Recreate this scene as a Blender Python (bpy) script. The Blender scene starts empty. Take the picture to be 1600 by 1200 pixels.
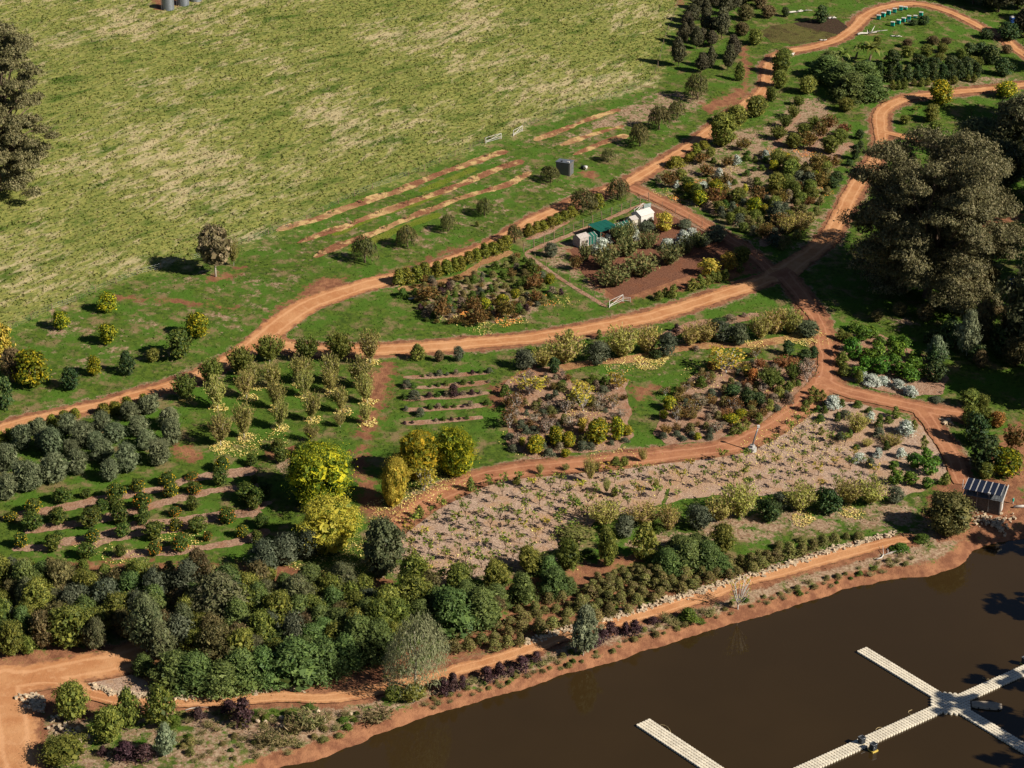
import bpy, math
import numpy as np
from mathutils import Matrix, Vector

# ------------------------------------------------------------------ camera, sky, sun, exposure
R = math.radians
SC = bpy.context.scene
COL = SC.collection
PITCH, CAMH, FPX = R(24), 157.0, 3232.0          # metres above the dam's water; focal length for a 1600 px wide frame
cam_d = bpy.data.cameras.new('camera'); cam = bpy.data.objects.new('camera', cam_d); COL.objects.link(cam)
cam.location = (0, 0, CAMH); cam.rotation_euler = (R(90) - PITCH, 0, 0)
cam_d.sensor_width = 36; cam_d.lens = 36 * FPX / 1600; cam_d.clip_start = 1; cam_d.clip_end = 9000
SC.camera = cam

SUN_EL = R(33)
SHADOW = Vector((-1.0, 0.40, 0)).normalized()    # the way shadows fall on the ground
to_sun = Vector((-SHADOW.x * math.cos(SUN_EL), -SHADOW.y * math.cos(SUN_EL), math.sin(SUN_EL)))
W = bpy.data.worlds.new('World'); SC.world = W; W.use_nodes = True
wn = W.node_tree.nodes; bg = wn['Background']
sky = wn.new('ShaderNodeTexSky'); sky.sky_type = 'NISHITA'; sky.sun_disc = False
sky.air_density = .5; sky.dust_density = .2; sky.sun_elevation = SUN_EL; sky.sun_rotation = math.atan2(to_sun.x, to_sun.y)
W.node_tree.links.new(sky.outputs[0], bg.inputs[0]); bg.inputs[1].default_value = 0.05
sl = bpy.data.lights.new('sun', 'SUN'); sl.energy = 5.0; sl.angle = R(0.5); sl.color = (1.0, 0.93, 0.82)
so = bpy.data.objects.new('sun', sl); COL.objects.link(so)
so.rotation_euler = to_sun.to_track_quat('Z', 'Y').to_euler(); so.location = (60, 300, 120)
vs = SC.view_settings; vs.view_transform = 'Standard'; vs.look = 'None'; vs.exposure = 0.72; vs.gamma = 1.0
vs.use_curve_mapping = False

rng = np.random.default_rng(7)

# ------------------------------------------------------------------ noise and geometry helpers (numpy)
def _h(ix, iy, s):
    n = (ix.astype(np.int64) * 374761393 + iy.astype(np.int64) * 668265263 + s * 974634777) & 0x7fffffff
    n = ((n ^ (n >> 13)) * 1274126177) & 0x7fffffff
    return ((n ^ (n >> 16)) & 0xffff) / 65535.0
def noise(x, y, sc, s=0):
    x = np.asarray(x, float) / sc; y = np.asarray(y, float) / sc
    ix = np.floor(x); iy = np.floor(y); fx = x - ix; fy = y - iy
    fx = fx * fx * (3 - 2 * fx); fy = fy * fy * (3 - 2 * fy)
    a = _h(ix, iy, s); b = _h(ix + 1, iy, s); c = _h(ix, iy + 1, s); d = _h(ix + 1, iy + 1, s)
    return (a * (1 - fx) + b * fx) * (1 - fy) + (c * (1 - fx) + d * fx) * fy
def fbm(x, y, sc, s=0):
    return (noise(x, y, sc, s) + .5 * noise(x, y, sc / 2, s + 1) + .25 * noise(x, y, sc / 4, s + 2)) / 1.75
def seg_dist(P, L):
    """distance from points P (n,2) to polyline L (m,2)"""
    P = np.asarray(P, float); out = np.full(len(P), 1e9)
    for a, b in zip(L[:-1], L[1:]):
        ab = b - a; t = np.clip(((P - a) @ ab) / max(ab @ ab, 1e-9), 0, 1)
        d = P - (a + t[:, None] * ab); out = np.minimum(out, (d * d).sum(1))
    return np.sqrt(out)
def inside(P, L):
    P = np.asarray(P, float); c = np.zeros(len(P), bool); n = len(L)
    for i in range(n):
        a = L[i]; b = L[(i + 1) % n]
        if a[1] == b[1]: continue
        cond = (a[1] > P[:, 1]) != (b[1] > P[:, 1])
        c ^= cond & (P[:, 0] < (b[0] - a[0]) * (P[:, 1] - a[1]) / (b[1] - a[1]) + a[0])
    return c
def poly_sd(P, L):
    """positive inside"""
    d = seg_dist(P, np.vstack([L, L[:1]])); return np.where(inside(P, L), d, -d)
def smooth_line(pts, n=7):
    p = np.array(pts, float); q = np.vstack([2 * p[0] - p[1], p, 2 * p[-1] - p[-2]]); out = []
    for i in range(1, len(q) - 2):
        for t in np.linspace(0, 1, n, endpoint=False):
            a, b, c, d = q[i - 1], q[i], q[i + 1], q[i + 2]
            out.append(.5 * (2 * b + (c - a) * t + (2 * a - 5 * b + 4 * c - d) * t * t + (3 * b - a - 3 * c + d) * t ** 3))
    return np.array(out + [p[-1]])

# ------------------------------------------------------------------ survey: a sight line of the photograph meets the terrain
CT, ST = math.cos(PITCH), math.sin(PITCH)
def sight(p):
    p = np.atleast_2d(np.asarray(p, float)); a = (p[:, 0] - 800) / FPX; b = -(p[:, 1] - 600) / FPX
    return np.stack([a, CT + b * ST, -ST + b * CT], 1)
def level(p, z=0.0):
    d = sight(p); t = (z - CAMH) / d[:, 2]; return d[:, :2] * t[:, None]
SHORE = np.array([(430,1200),(487,1187),(535,1171),(562,1159),(585,1145),(607,1139),(645,1126),(687,1115),(750,1097),(800,1082),(850,1067),
    (887,1052),(925,1042),(962,1032),(1000,1017),(1050,1004),(1100,987),(1150,974),(1200,959),(1240,947),(1282,935),(1325,919),(1362,910),
    (1400,905),(1450,899),(1495,885),(1515,862),(1550,850),(1575,846),(1600,842),(1660,838),(1715,860),(1735,930),(1745,1050),(1760,1200),
    (1700,1420),(1000,1560),(420,1500),(300,1330),(360,1225)], float)
DAM = level(SHORE)
A0, A1 = DAM[0], DAM[24]
tdir = (A1 - A0) / np.linalg.norm(A1 - A0); NUP = np.array([-tdir[1], tdir[0]])
def Hraw(x, y):
    x = np.asarray(x, float); y = np.asarray(y, float); P = np.stack([x.ravel(), y.ravel()], 1)
    d = -poly_sd(P, DAM); d = d + np.where(np.abs(d) < 12, (fbm(P[:, 0], P[:, 1], 5, 21) - .5) * 1.5, 0)
    s = (P - A0) @ NUP
    bank = np.where(d > 0, 1.7 * (1 - np.exp(-np.maximum(d, 0) / 3.2)), np.maximum(d * .35, -2.5))
    z = (s - 10) / 6.0
    rise = .118 * 6 * np.where(z > 20, z, np.log1p(np.exp(np.minimum(z, 20))))
    far = np.clip((P[:, 1] - 700) / 1500, 0, 1); rise = rise * (1 - .5 * far)
    und = (fbm(P[:, 0], P[:, 1], 46, 3) - .5) * 1.3 * np.clip(s / 40, 0, 1)
    return (bank + np.where(d > 0, rise + und, 0)).reshape(x.shape)
# the terrain's own height grid: everything that stands or lies on the ground reads its height from it
def axis(a, b, step, ends):
    core = np.arange(a, b + step / 2, step); lo = []; hi = []; g = step; x = a
    while x > ends[0]: g *= 1.35; x -= g; lo.append(x)
    g = step; x = core[-1]
    while x < ends[1]: g *= 1.35; x += g; hi.append(x)
    return np.array(lo[::-1] + list(core) + hi)
GX, GY = axis(-150, 150, .6, (-3500, 3500)), axis(212, 560, .6, (-2500, 5000))
GXX, GYY = np.meshgrid(GX, GY); GZ = Hraw(GXX, GYY)
def H(x, y):
    x = np.asarray(x, float); y = np.asarray(y, float)
    i = np.clip(np.searchsorted(GX, x) - 1, 0, len(GX) - 2); j = np.clip(np.searchsorted(GY, y) - 1, 0, len(GY) - 2)
    u = np.clip((x - GX[i]) / (GX[i + 1] - GX[i]), 0, 1); v = np.clip((y - GY[j]) / (GY[j + 1] - GY[j]), 0, 1)
    return (GZ[j, i] * (1 - u) + GZ[j, i + 1] * u) * (1 - v) + (GZ[j + 1, i] * (1 - u) + GZ[j + 1, i + 1] * u) * v
def at(p):
    """photo pixel(s) -> points on the terrain (n,3), and px per metre there"""
    d = sight(p); t = np.full(len(d), 330.0)
    for _ in range(26):
        z = H(d[:, 0] * t, d[:, 1] * t); t = t + .85 * ((z - CAMH) / d[:, 2] - t)
    return np.stack([d[:, 0] * t, d[:, 1] * t, H(d[:, 0] * t, d[:, 1] * t)], 1), FPX / t
def at1(x, y):
    p, s = at([(x, y)]); return Vector(p[0]), float(s[0])

# ------------------------------------------------------------------ materials
def srgb(r, g, b, k=.8):
    f = lambda v: (v / 12.92 if v <= .04045 else ((v + .055) / 1.055) ** 2.4)
    return (f(r / 255) * k, f(g / 255) * k, f(b / 255) * k, 1)
class NT:
    def __init__(s, name):
        s.m = bpy.data.materials.new(name); s.m.use_nodes = True; s.t = s.m.node_tree; s.n = s.t.nodes
        s.b = s.n['Principled BSDF']; s.b.inputs['Specular IOR Level'].default_value = .25; s.b.inputs['Roughness'].default_value = .85
        s.tc = None
    def l(s, a, b): s.t.links.new(a, b)
    def set(s, sock, v):
        if hasattr(v, 'links'): s.l(v, sock)
        else: sock.default_value = v
    def co(s):
        if s.tc is None: s.tc = s.n.new('ShaderNodeNewGeometry')
        return s.tc.outputs['Position']
    def mapped(s, scale=(1, 1, 1), rot=0):
        m = s.n.new('ShaderNodeMapping'); m.vector_type = 'TEXTURE'; s.l(s.co(), m.inputs[0]); m.inputs['Scale'].default_value = scale; m.inputs['Rotation'].default_value = (0, 0, rot); return m.outputs[0]
    def noise(s, scale, detail=4, rough=.6, vec=None, dist=0):
        n = s.n.new('ShaderNodeTexNoise'); s.l(vec if vec is not None else s.co(), n.inputs['Vector'])
        n.inputs['Scale'].default_value = scale; n.inputs['Detail'].default_value = detail; n.inputs['Roughness'].default_value = rough; n.inputs['Distortion'].default_value = dist
        return n.outputs['Fac']
    def ramp(s, v, lo, hi):
        n = s.n.new('ShaderNodeMapRange'); n.interpolation_type = 'SMOOTHSTEP'; s.set(n.inputs[0], v); n.inputs[1].default_value = lo; n.inputs[2].default_value = hi; return n.outputs[0]
    def mix(s, f, a, b):
        n = s.n.new('ShaderNodeMix'); n.data_type = 'RGBA'; s.set(n.inputs[0], f); s.set(n.inputs[6], a); s.set(n.inputs[7], b); return n.outputs[2]
    def math(s, op, a, b=0.0):
        n = s.n.new('ShaderNodeMath'); n.operation = op; s.set(n.inputs[0], a); s.set(n.inputs[1], b); return n.outputs[0]
    def bump(s, h, strength, dist):
        n = s.n.new('ShaderNodeBump'); s.l(h, n.inputs['Height']); n.inputs['Strength'].default_value = strength; n.inputs['Distance'].default_value = dist; s.l(n.outputs[0], s.b.inputs['Normal'])
    def col(s, v): s.set(s.b.inputs['Base Color'], v)
def plain(name, rgb, rough=.7, metal=0, var=.25, sc=3.0, k=.8):
    t = NT(name); c = srgb(*rgb, k); d = tuple(v * (1 - var) for v in c[:3]) + (1,)
    n = t.noise(sc, 5); t.col(t.mix(t.ramp(n, .35, .65), c, d)); t.b.inputs['Roughness'].default_value = rough; t.b.inputs['Metallic'].default_value = metal
    t.bump(n, .2, .02); return t.m

def lawn_colour(t):
    n1 = t.noise(.12, 4); n2 = t.noise(1.1, 5); n3 = t.noise(.3, 5, .65)
    c = t.mix(t.ramp(n2, .3, .7), srgb(55, 75, 24), srgb(92, 110, 37))
    c = t.mix(t.ramp(n1, .42, .62), c, srgb(74, 104, 31))
    return t.mix(t.math('MULTIPLY', t.ramp(n3, .50, .68), .85), c, srgb(134, 112, 80))
def meadow_colour(t):
    st = t.mapped((1.8, .7, 1), R(44)); st2 = t.mapped((2.1, .7, 1), R(58))
    n1 = t.noise(.16, 5, .65, st); n2 = t.noise(1.2, 5, .6, st); n3 = t.noise(.34, 7, .74, st2, .5); n4 = t.noise(.035, 3)
    c = t.mix(t.ramp(n2, .32, .68), srgb(99, 111, 50), srgb(153, 150, 80))
    c = t.mix(t.ramp(n1, .50, .68), c, srgb(80, 100, 36))
    dry = t.ramp(t.math('ADD', n3, t.math('MULTIPLY', t.math('SUBTRACT', n4, .5), .6)), .50, .67)
    c = t.mix(t.math('MULTIPLY', dry, .75), c, srgb(198, 178, 140))
    return t.mix(t.math('MULTIPLY', t.ramp(t.noise(.9, 5, .6, st2), .56, .7), .5), c, srgb(128, 104, 80))
def soil_colour(t, a=(160, 112, 80), b=(122, 80, 58)):
    return t.mix(t.ramp(t.noise(.5, 6, .65), .35, .65), srgb(*a), srgb(*b))
def make_ground_mat():
    t = NT('ground'); at_ = t.n.new('ShaderNodeAttribute'); at_.attribute_name = 'zone'
    sp = t.n.new('ShaderNodeSeparateColor'); t.l(at_.outputs['Color'], sp.inputs[0])
    jit = t.math('ADD', t.math('MULTIPLY', t.math('SUBTRACT', t.noise(.5, 7, .75), .5), 1.7), t.math('MULTIPLY', t.math('SUBTRACT', t.noise(.13, 3, .6), .5), .7))
    th = lambda ch, lo=.38, hi=.62: t.ramp(t.math('ADD', sp.outputs[ch], jit), lo, hi)
    c = t.mix(th(0, .3, .7), lawn_colour(t), meadow_colour(t))
    dry = t.mix(t.ramp(t.noise(2.2, 4), .35, .65), srgb(176, 150, 124), srgb(134, 102, 80))
    c = t.mix(t.math('MULTIPLY', th(2), .95), c, dry)
    c = t.mix(th(1), c, soil_colour(t))
    t.col(c); t.b.inputs['Roughness'].default_value = .95; t.b.inputs['Specular IOR Level'].default_value = .1
    t.bump(t.noise(1.6, 6, .7), .7, .3); return t.m
def make_road_mat(name, a, b, c):
    t = NT(name); st = t.noise(.9, 5, .6)
    v = t.mix(t.ramp(t.noise(.22, 5, .6), .35, .65), srgb(*a), srgb(*b)); v = t.mix(t.math('MULTIPLY', t.ramp(st, .5, .72), .6), v, srgb(*c))
    v = t.mix(t.math('MULTIPLY', t.ramp(t.noise(5, 3), .6, .75), .3), v, srgb(112, 62, 42))
    ac = t.n.new('ShaderNodeAttribute'); ac.attribute_name = 'across'; u = ac.outputs['Fac']              # 0 on the centre line, 1 at the edge
    rut = t.math('SUBTRACT', 1.0, t.math('MULTIPLY', t.math('ABSOLUTE', t.math('SUBTRACT', u, .48)), 5.0))
    v = t.mix(t.math('MULTIPLY', t.ramp(t.math('ADD', rut, t.math('SUBTRACT', t.noise(.35, 4), .5)), .2, .9), .55), v, srgb(*[min(255, q + 22) for q in a]))
    edge = t.ramp(t.math('ADD', u, t.math('MULTIPLY', t.math('SUBTRACT', t.noise(.8, 6, .7), .5), 1.1)), .72, 1.0)
    v = t.mix(edge, v, soil_colour(t))
    v = t.mix(t.math('MULTIPLY', t.ramp(t.math('ADD', u, t.math('MULTIPLY', t.math('SUBTRACT', t.noise(1.1, 6, .7), .5), 1.6)), 1.0, 1.15), .8), v, srgb(96, 98, 46))
    t.col(v); t.b.inputs['Roughness'].default_value = .95; t.b.inputs['Specular IOR Level'].default_value = .1; t.bump(t.noise(2.4, 6, .7), .5, .15); return t.m
def make_mulch_mat(name, a, b, c, lo=.48, hi=.66):
    t = NT(name); v = t.mix(t.ramp(t.noise(3.2, 5, .75), .35, .65), srgb(*a), srgb(*b))
    v = t.mix(t.math('MULTIPLY', t.ramp(t.noise(.35, 5, .65), lo, hi), .8), v, srgb(*c)); v = t.mix(t.math('MULTIPLY', t.ramp(t.noise(.09, 4, .6), .46, .64), .45), v, srgb(*c))
    t.col(v); t.b.inputs['Roughness'].default_value = 1; t.b.inputs['Specular IOR Level'].default_value = .05; t.bump(t.noise(3.2, 6, .8), .9, .25); return t.m
def leaf_mat(name, a, b, c=None, trans=.32, objvar=.4, k=1.0):
    """a, b: the two leaf tones; c: a rarer third"""
    t = NT(name); g = t.n.new('ShaderNodeNewGeometry'); oi = t.n.new('ShaderNodeObjectInfo')
    r = g.outputs['Random Per Island']
    v = t.mix(r, srgb(*a, k), srgb(*b, k))
    if c: v = t.mix(t.ramp(t.math('FRACT', t.math('MULTIPLY', r, 7.3)), .7, .8), v, srgb(*c, k))
    h = t.n.new('ShaderNodeHueSaturation'); t.l(v, h.inputs['Color'])
    t.l(t.math('ADD', t.math('MULTIPLY', oi.outputs['Random'], objvar), 1 - objvar * .55), h.inputs['Value'])
    t.l(t.math('ADD', t.math('MULTIPLY', t.math('FRACT', t.math('MULTIPLY', oi.outputs['Random'], 13.7)), .05), .475), h.inputs['Hue'])
    t.col(h.outputs[0]); t.b.inputs['Roughness'].default_value = .6; t.b.inputs['Specular IOR Level'].default_value = .2
    if trans:
        tr = t.n.new('ShaderNodeBsdfTranslucent'); t.l(h.outputs[0], tr.inputs[0]); mx = t.n.new('ShaderNodeMixShader'); mx.inputs[0].default_value = trans
        t.l(t.b.outputs[0], mx.inputs[1]); t.l(tr.outputs[0], mx.inputs[2]); t.l(mx.outputs[0], t.n['Material Output'].inputs[0])
    return t.m
M = {}
M['ground'] = make_ground_mat()
M['road'] = make_road_mat('road', (194, 142, 98), (178, 122, 80), (204, 154, 112))
M['road_red'] = make_road_mat('road_red', (172, 118, 84), (150, 98, 70), (186, 136, 102))
M['mulch_pale'] = make_mulch_mat('mulch_pale', (204, 177, 154), (152, 124, 106), (180, 142, 108))
M['mulch_tan'] = make_mulch_mat('mulch_tan', (190, 156, 130), (140, 108, 88), (152, 108, 80))
M['strip'] = make_mulch_mat('strip_soil', (156, 108, 78), (122, 80, 58), (216, 182, 124), .47, .60)
M['mud'] = make_mulch_mat('mud', (86, 70, 54), (58, 48, 38), (72, 56, 44))
M['straw'] = make_mulch_mat('straw', (200, 164, 112), (156, 112, 76), (132, 84, 60))
M['soil'] = make_mulch_mat('soil', (138, 96, 74), (104, 70, 56), (128, 84, 62))
M['cover'] = make_mulch_mat('cover_crop', (116, 128, 40), (92, 108, 34), (128, 126, 56))
M['bark'] = plain('bark', (120, 100, 82), .9, sc=6); M['bark_pale'] = plain('bark_pale', (196, 182, 164), .8, sc=5); M['bark_dark'] = plain('bark_dark', (74, 58, 46), .9, sc=6)
M['stone'] = plain('stone', (214, 190, 158), .9, var=.4, sc=2.2); M['deadwood'] = plain('deadwood', (214, 206, 194), .8, sc=4)
M['white'] = plain('white_paint', (218, 212, 202), .5, var=.12); M['grey_metal'] = plain('grey_metal', (150, 154, 158), .4, .6, .15); M['dark_metal'] = plain('dark_metal', (58, 62, 66), .5, .3, .2)
M['green_cloth'] = plain('green_cloth', (24, 92, 78), .6, var=.2); M['teal'] = plain('teal_paint', (26, 184, 156), .5, var=.15); M['wood_grey'] = plain('weathered_wood', (120, 108, 96), .85, var=.35, sc=4)
M['wood'] = plain('fence_wood', (150, 124, 98), .9, var=.3); M['dock'] = plain('dock_plastic', (236, 224, 200), .45, var=.22, sc=.9); M['blue'] = plain('blue_plastic', (40, 84, 160), .5)
M['yellow'] = plain('yellow_plastic', (220, 190, 90), .5); M['rope'] = plain('rope', (170, 150, 110), .9); M['tarp'] = plain('boat_cover', (176, 160, 138), .6, var=.2, sc=2)
def panel_mat():
    t = NT('solar_cells'); t.col(srgb(34, 40, 56)); t.b.inputs['Roughness'].default_value = .12; t.b.inputs['Specular IOR Level'].default_value = .6; return t.m
M['cells'] = panel_mat()
def water_mat():
    t = NT('water'); c = t.mix(t.ramp(t.noise(.03, 3), .35, .65), srgb(54, 41, 21), srgb(58, 44, 23)); t.col(c)
    t.b.inputs['Roughness'].default_value = .06; t.b.inputs['IOR'].default_value = 1.33; t.b.inputs['Specular IOR Level'].default_value = .5
    t.bump(t.noise(1.4, 3, .5, t.mapped((1, 2.2, 1), R(20))), .06, .05); return t.m
M['water'] = water_mat()

# ------------------------------------------------------------------ object helpers
def mesh(name, v, f, mat=None, smooth=False):
    me = bpy.data.meshes.new(name); v = np.asarray(v, np.float32)
    if isinstance(f, np.ndarray):
        n, k = f.shape; me.vertices.add(len(v)); me.vertices.foreach_set('co', v.ravel())
        me.loops.add(n * k); me.loops.foreach_set('vertex_index', f.astype(np.int32).ravel())
        me.polygons.add(n); me.polygons.foreach_set('loop_start', np.arange(0, n * k, k, dtype=np.int32)); me.update(calc_edges=True)
    else: me.from_pydata(v.tolist(), [], f)
    if mat: me.materials.append(mat)
    if smooth: me.polygons.foreach_set('use_smooth', np.ones(len(me.polygons), bool))
    me.validate(); return me
def obj(name, me, parent=None, **kw):
    o = bpy.data.objects.new(name, me); COL.objects.link(o)
    if parent: o.parent = parent
    for k, v in kw.items(): o[k] = v
    return o
def thing(name, label, category, loc=(0, 0, 0), rz=0, group=None):
    o = obj(name, None, label=label, category=category); o.location = loc; o.rotation_euler = (0, 0, rz); o.empty_display_size = .3
    if group: o['group'] = group
    return o
class B:
    """collects boxes, tubes and prisms into one mesh"""
    def __init__(s): s.v = []; s.f = []
    def add(s, v, f):
        o = len(s.v); s.v += [tuple(map(float, p)) for p in v]; s.f += [tuple(i + o for i in q) for q in f]; return s
    def box(s, x0, x1, y0, y1, z0, z1):
        v = [(x, y, z) for z in (z0, z1) for y in (y0, y1) for x in (x0, x1)]
        return s.add(v, [(0, 2, 3, 1), (4, 5, 7, 6), (0, 1, 5, 4), (2, 6, 7, 3), (0, 4, 6, 2), (1, 3, 7, 5)])
    def beam(s, a, b, w, h=None):
        a, b = Vector(a), Vector(b); h = h or w; d = (b - a).normalized(); u = d.cross(Vector((0, 0, 1)))
        u = u.normalized() if u.length > 1e-4 else Vector((1, 0, 0)); n = u.cross(d).normalized()
        v = [p + u * i * w / 2 + n * j * h / 2 for p in (a, b) for i, j in ((-1, -1), (1, -1), (1, 1), (-1, 1))]
        return s.add(v, [(3, 2, 1, 0), (4, 5, 6, 7), (0, 1, 5, 4), (1, 2, 6, 5), (2, 3, 7, 6), (3, 0, 4, 7)])
    def tube(s, pts, rad, n=6):
        pts = [Vector(p) for p in pts]; rad = rad if hasattr(rad, '__len__') else [rad] * len(pts); o = len(s.v)
        for i, p in enumerate(pts):
            d = (pts[min(i + 1, len(pts) - 1)] - pts[max(i - 1, 0)]).normalized(); u = d.cross(Vector((.31, .95, .1))).normalized(); w = d.cross(u)
            for k in range(n):
                a = 2 * math.pi * k / n; s.v.append(tuple(p + (u * math.cos(a) + w * math.sin(a)) * rad[i]))
        for i in range(len(pts) - 1):
            for k in range(n): s.f.append((o + i * n + k, o + i * n + (k + 1) % n, o + (i + 1) * n + (k + 1) % n, o + (i + 1) * n + k))
        s.f.append(tuple(o + k for k in range(n))[::-1]); s.f.append(tuple(o + (len(pts) - 1) * n + k for k in range(n))); return s
    def prism(s, ring, z0, z1):
        n = len(ring); return s.add([(x, y, z0) for x, y in ring] + [(x, y, z1) for x, y in ring],
            [tuple(range(n))[::-1], tuple(range(n, 2 * n))] + [(i, (i + 1) % n, n + (i + 1) % n, n + i) for i in range(n)])
    def me(s, name, mat, smooth=False): return mesh(name, s.v, s.f, mat, smooth)
ORD = ['first', 'second', 'third', 'fourth', 'fifth', 'sixth', 'seventh', 'eighth', 'ninth', 'tenth', 'eleventh', 'twelfth']
def ordinal(i):
    if i < 12: return ORD[i]
    n = i + 1; return f"{n}{'th' if 10 < n % 100 < 20 else {1: 'st', 2: 'nd', 3: 'rd'}.get(n % 10, 'th')}"
def C(x0, y0, k, txt):
    """readings taken off an enlargement of the photograph: 'x y w h; ...' -> photo pixels"""
    out = []
    for r in txt.split(';'):
        q = [float(v) for v in r.split()]
        if len(q) >= 4: out.append((x0 + q[0] / k, y0 + q[1] / k, q[2] / k, q[3] / k))
    return out
# ------------------------------------------------------------------ roads and tracks: centre lines surveyed off the photograph, widths in metres
ROADS = [
 ('road', [(-60,684),(0,670),(60,654),(125,641),(190,624),(250,607),(300,592),(345,570),(385,548),(412,526),(440,503),(475,481),(525,460),(587,442),(650,427),(700,410),(750,390),(787,372),(837,343),(882,324),(925,307),(975,288),(1000,275),(1025,260),(1075,230),(1100,212),(1130,189),(1160,166),(1188,147),(1199,128),(1201,104),(1214,89),(1232,81),(1275,72),(1310,61),(1332,45),(1350,27),(1380,12),(1420,6),(1450,9),(1487,20),(1532,42),(1562,56),(1582,72),(1612,92),(1680,130)],
  [2.8,2.8,2.8,2.9,3.0,3.2,3.6,4.2,5.0,5.6,5.8,5.6,5.0,4.4,3.8,3.4,3.2,3.0,2.8,2.7,2.7,3.2,3.2,3.0,3.0,3.0,3.0,3.0,3.2,3.2,3.2,3.0,2.8,2.8,3.0,3.0,3.0,3.0,3.0,2.8,2.6,2.8,3.0,3.0,3.0,3.0], 'road', 'orange dirt road winding from the left edge up past the orchard'),
 ('road', [(418,528),(445,541),(500,549),(550,548),(612,546),(700,540),(800,532),(850,526),(925,513),(1000,499),(1050,485),(1100,470),(1150,453),(1190,440),(1222,428)], 4.3, 'road', 'orange dirt road below the fenced garden'),
 ('road', [(985,292),(1000,299),(1037,316),(1075,337),(1100,352),(1137,373),(1170,393),(1192,413),(1210,430)], 3.0, 'road_red', 'dirt track along the far side of the fenced garden'),
 ('road', [(1205,436),(1225,425),(1252,407),(1287,380),(1307,350),(1322,322),(1350,272),(1370,245),(1378,220),(1375,190),(1381,173),(1397,161),(1425,152),(1475,146),(1550,139),(1612,131),(1700,124)], [6,5.6,5,4.4,4,3.8,3.6,3.4,3.4,3.5,3.5,3.2,3.0,2.8,2.8,3,3], 'road', 'dirt road climbing past the giant gum tree'),
 ('track', [(1380,206),(1417,215),(1450,225),(1475,235),(1500,245)], 1.9, 'road', 'short sandy spur leaving the road above the gum tree'),
 ('road', [(1214,424),(1228,432),(1247,455),(1266,484),(1280,508),(1288,538),(1292,575),(1285,604),(1262,628),(1235,650),(1210,668),(1175,685),(1150,696),(1100,705),(1025,713),(950,722),(875,730),(800,737),(750,748),(700,770),(662,790),(628,815),(606,832)], [6,5,4.2,3.4,3.2,3.2,3.6,5,5.4,5.2,5,4.6,4.4,4.3,4.3,4.3,4.3,4.3,4.3,4.3,4.0,3.8,3.4], 'road_red', 'red dirt road curving between the mulched beds'),
 ('road', [(1284,596),(1325,614),(1400,630),(1450,641),(1505,650)], 4.2, 'road_red', 'red dirt spur above the mulched garden bed'),
 ('track', [(1440,640),(1456,664),(1474,690),(1492,722),(1505,760)], 3.2, 'road_red', 'dirt track leading down to the solar hut'),
 ('road', [(-60,1066),(0,1066),(60,1058),(120,1046),(175,1036),(230,1022),(262,1008)], 6.5, 'road', 'wide dirt road entering under the trees at lower left'),
 ('road', [(8,1060),(14,1100),(22,1150),(30,1210),(40,1280)], 6.8, 'road', 'wide red dirt road at the lower left corner'),
 ('path', [(50,1062),(100,1068),(140,1084),(180,1094),(225,1099),(270,1099),(330,1096),(400,1093),(450,1091),(500,1092),(560,1086),(620,1071),(680,1060),(712,1048),(750,1039),(800,1024),(825,1016),(862,1001),(890,992),(940,980),(975,969),(1025,956),(1075,941),(1125,924),(1165,909),(1225,893),(1300,872),(1375,852),(1418,843)], 2.6, 'road', 'dirt path along the dam bank beside the pale stones'),
]
ROADW = []
for i, (nm, pts, w, mt, lab) in enumerate(ROADS):
    L = at(smooth_line(pts, 6))[0][:, :2]; keep = [0]
    for j in range(1, len(L)):
        if np.linalg.norm(L[j] - L[keep[-1]]) > .3: keep.append(j)
    w = np.atleast_1d(np.array(w, float)); w = np.interp(np.linspace(0, 1, len(L)), np.linspace(0, 1, len(w)), w)
    ROADW.append((L[keep], w[keep]))
def strip(name, L, w, mat, off, jit=.5, cols=7, step=.7, seed=0, taper=False, others=(), **kw):
    """a sheet draped over the terrain along the centre line L"""
    s = np.r_[0, np.cumsum(np.linalg.norm(np.diff(L, axis=0), axis=1))]; q = np.arange(0, s[-1], step)
    P = np.stack([np.interp(q, s, L[:, 0]), np.interp(q, s, L[:, 1])], 1); T = np.gradient(P, axis=0); T /= np.linalg.norm(T, axis=1)[:, None] + 1e-9
    N = np.stack([-T[:, 1], T[:, 0]], 1)
    w = np.interp(q, s, np.broadcast_to(np.asarray(w, float), len(L))); e = lambda k: w / 2 + (fbm(q, q * 0 + seed * 9.1 + k, 5, seed + k) - .5) * 2.2 * jit + (rng.random(len(q)) - .5) * jit * .5
    a, b = e(0), e(50)
    if taper:
        tp = np.clip(np.minimum(q, s[-1] - q) / (w * .8), .12, 1) ** .5; a = a * tp; b = b * tp
    u = np.linspace(0, 1, cols)
    X = P[:, None, :] + N[:, None, :] * (-a[:, None] + (a + b)[:, None] * u)[:, :, None]
    Z = H(X[..., 0], X[..., 1]) + off
    v = np.concatenate([X, Z[..., None]], 2).reshape(-1, 3); n = len(q)
    i = np.arange((n - 1) * (cols - 1)); r, c = i // (cols - 1), i % (cols - 1); k = r * cols + c
    f = np.stack([k, k + cols, k + cols + 1, k + 1], 1)
    me = mesh(name, v, f, mat, True); at_ = me.attributes.new('across', 'FLOAT', 'POINT'); acr = np.tile(np.abs(u * 2 - 1), n)
    for Lo, wo in others: acr = np.minimum(acr, seg_dist(v[:, :2], Lo) / (wo.mean() / 2))       # no kerb line where two roads run into each other
    at_.data.foreach_set('value', acr.astype(np.float32))
    return obj(name, me, kind='structure', **kw)
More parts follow.
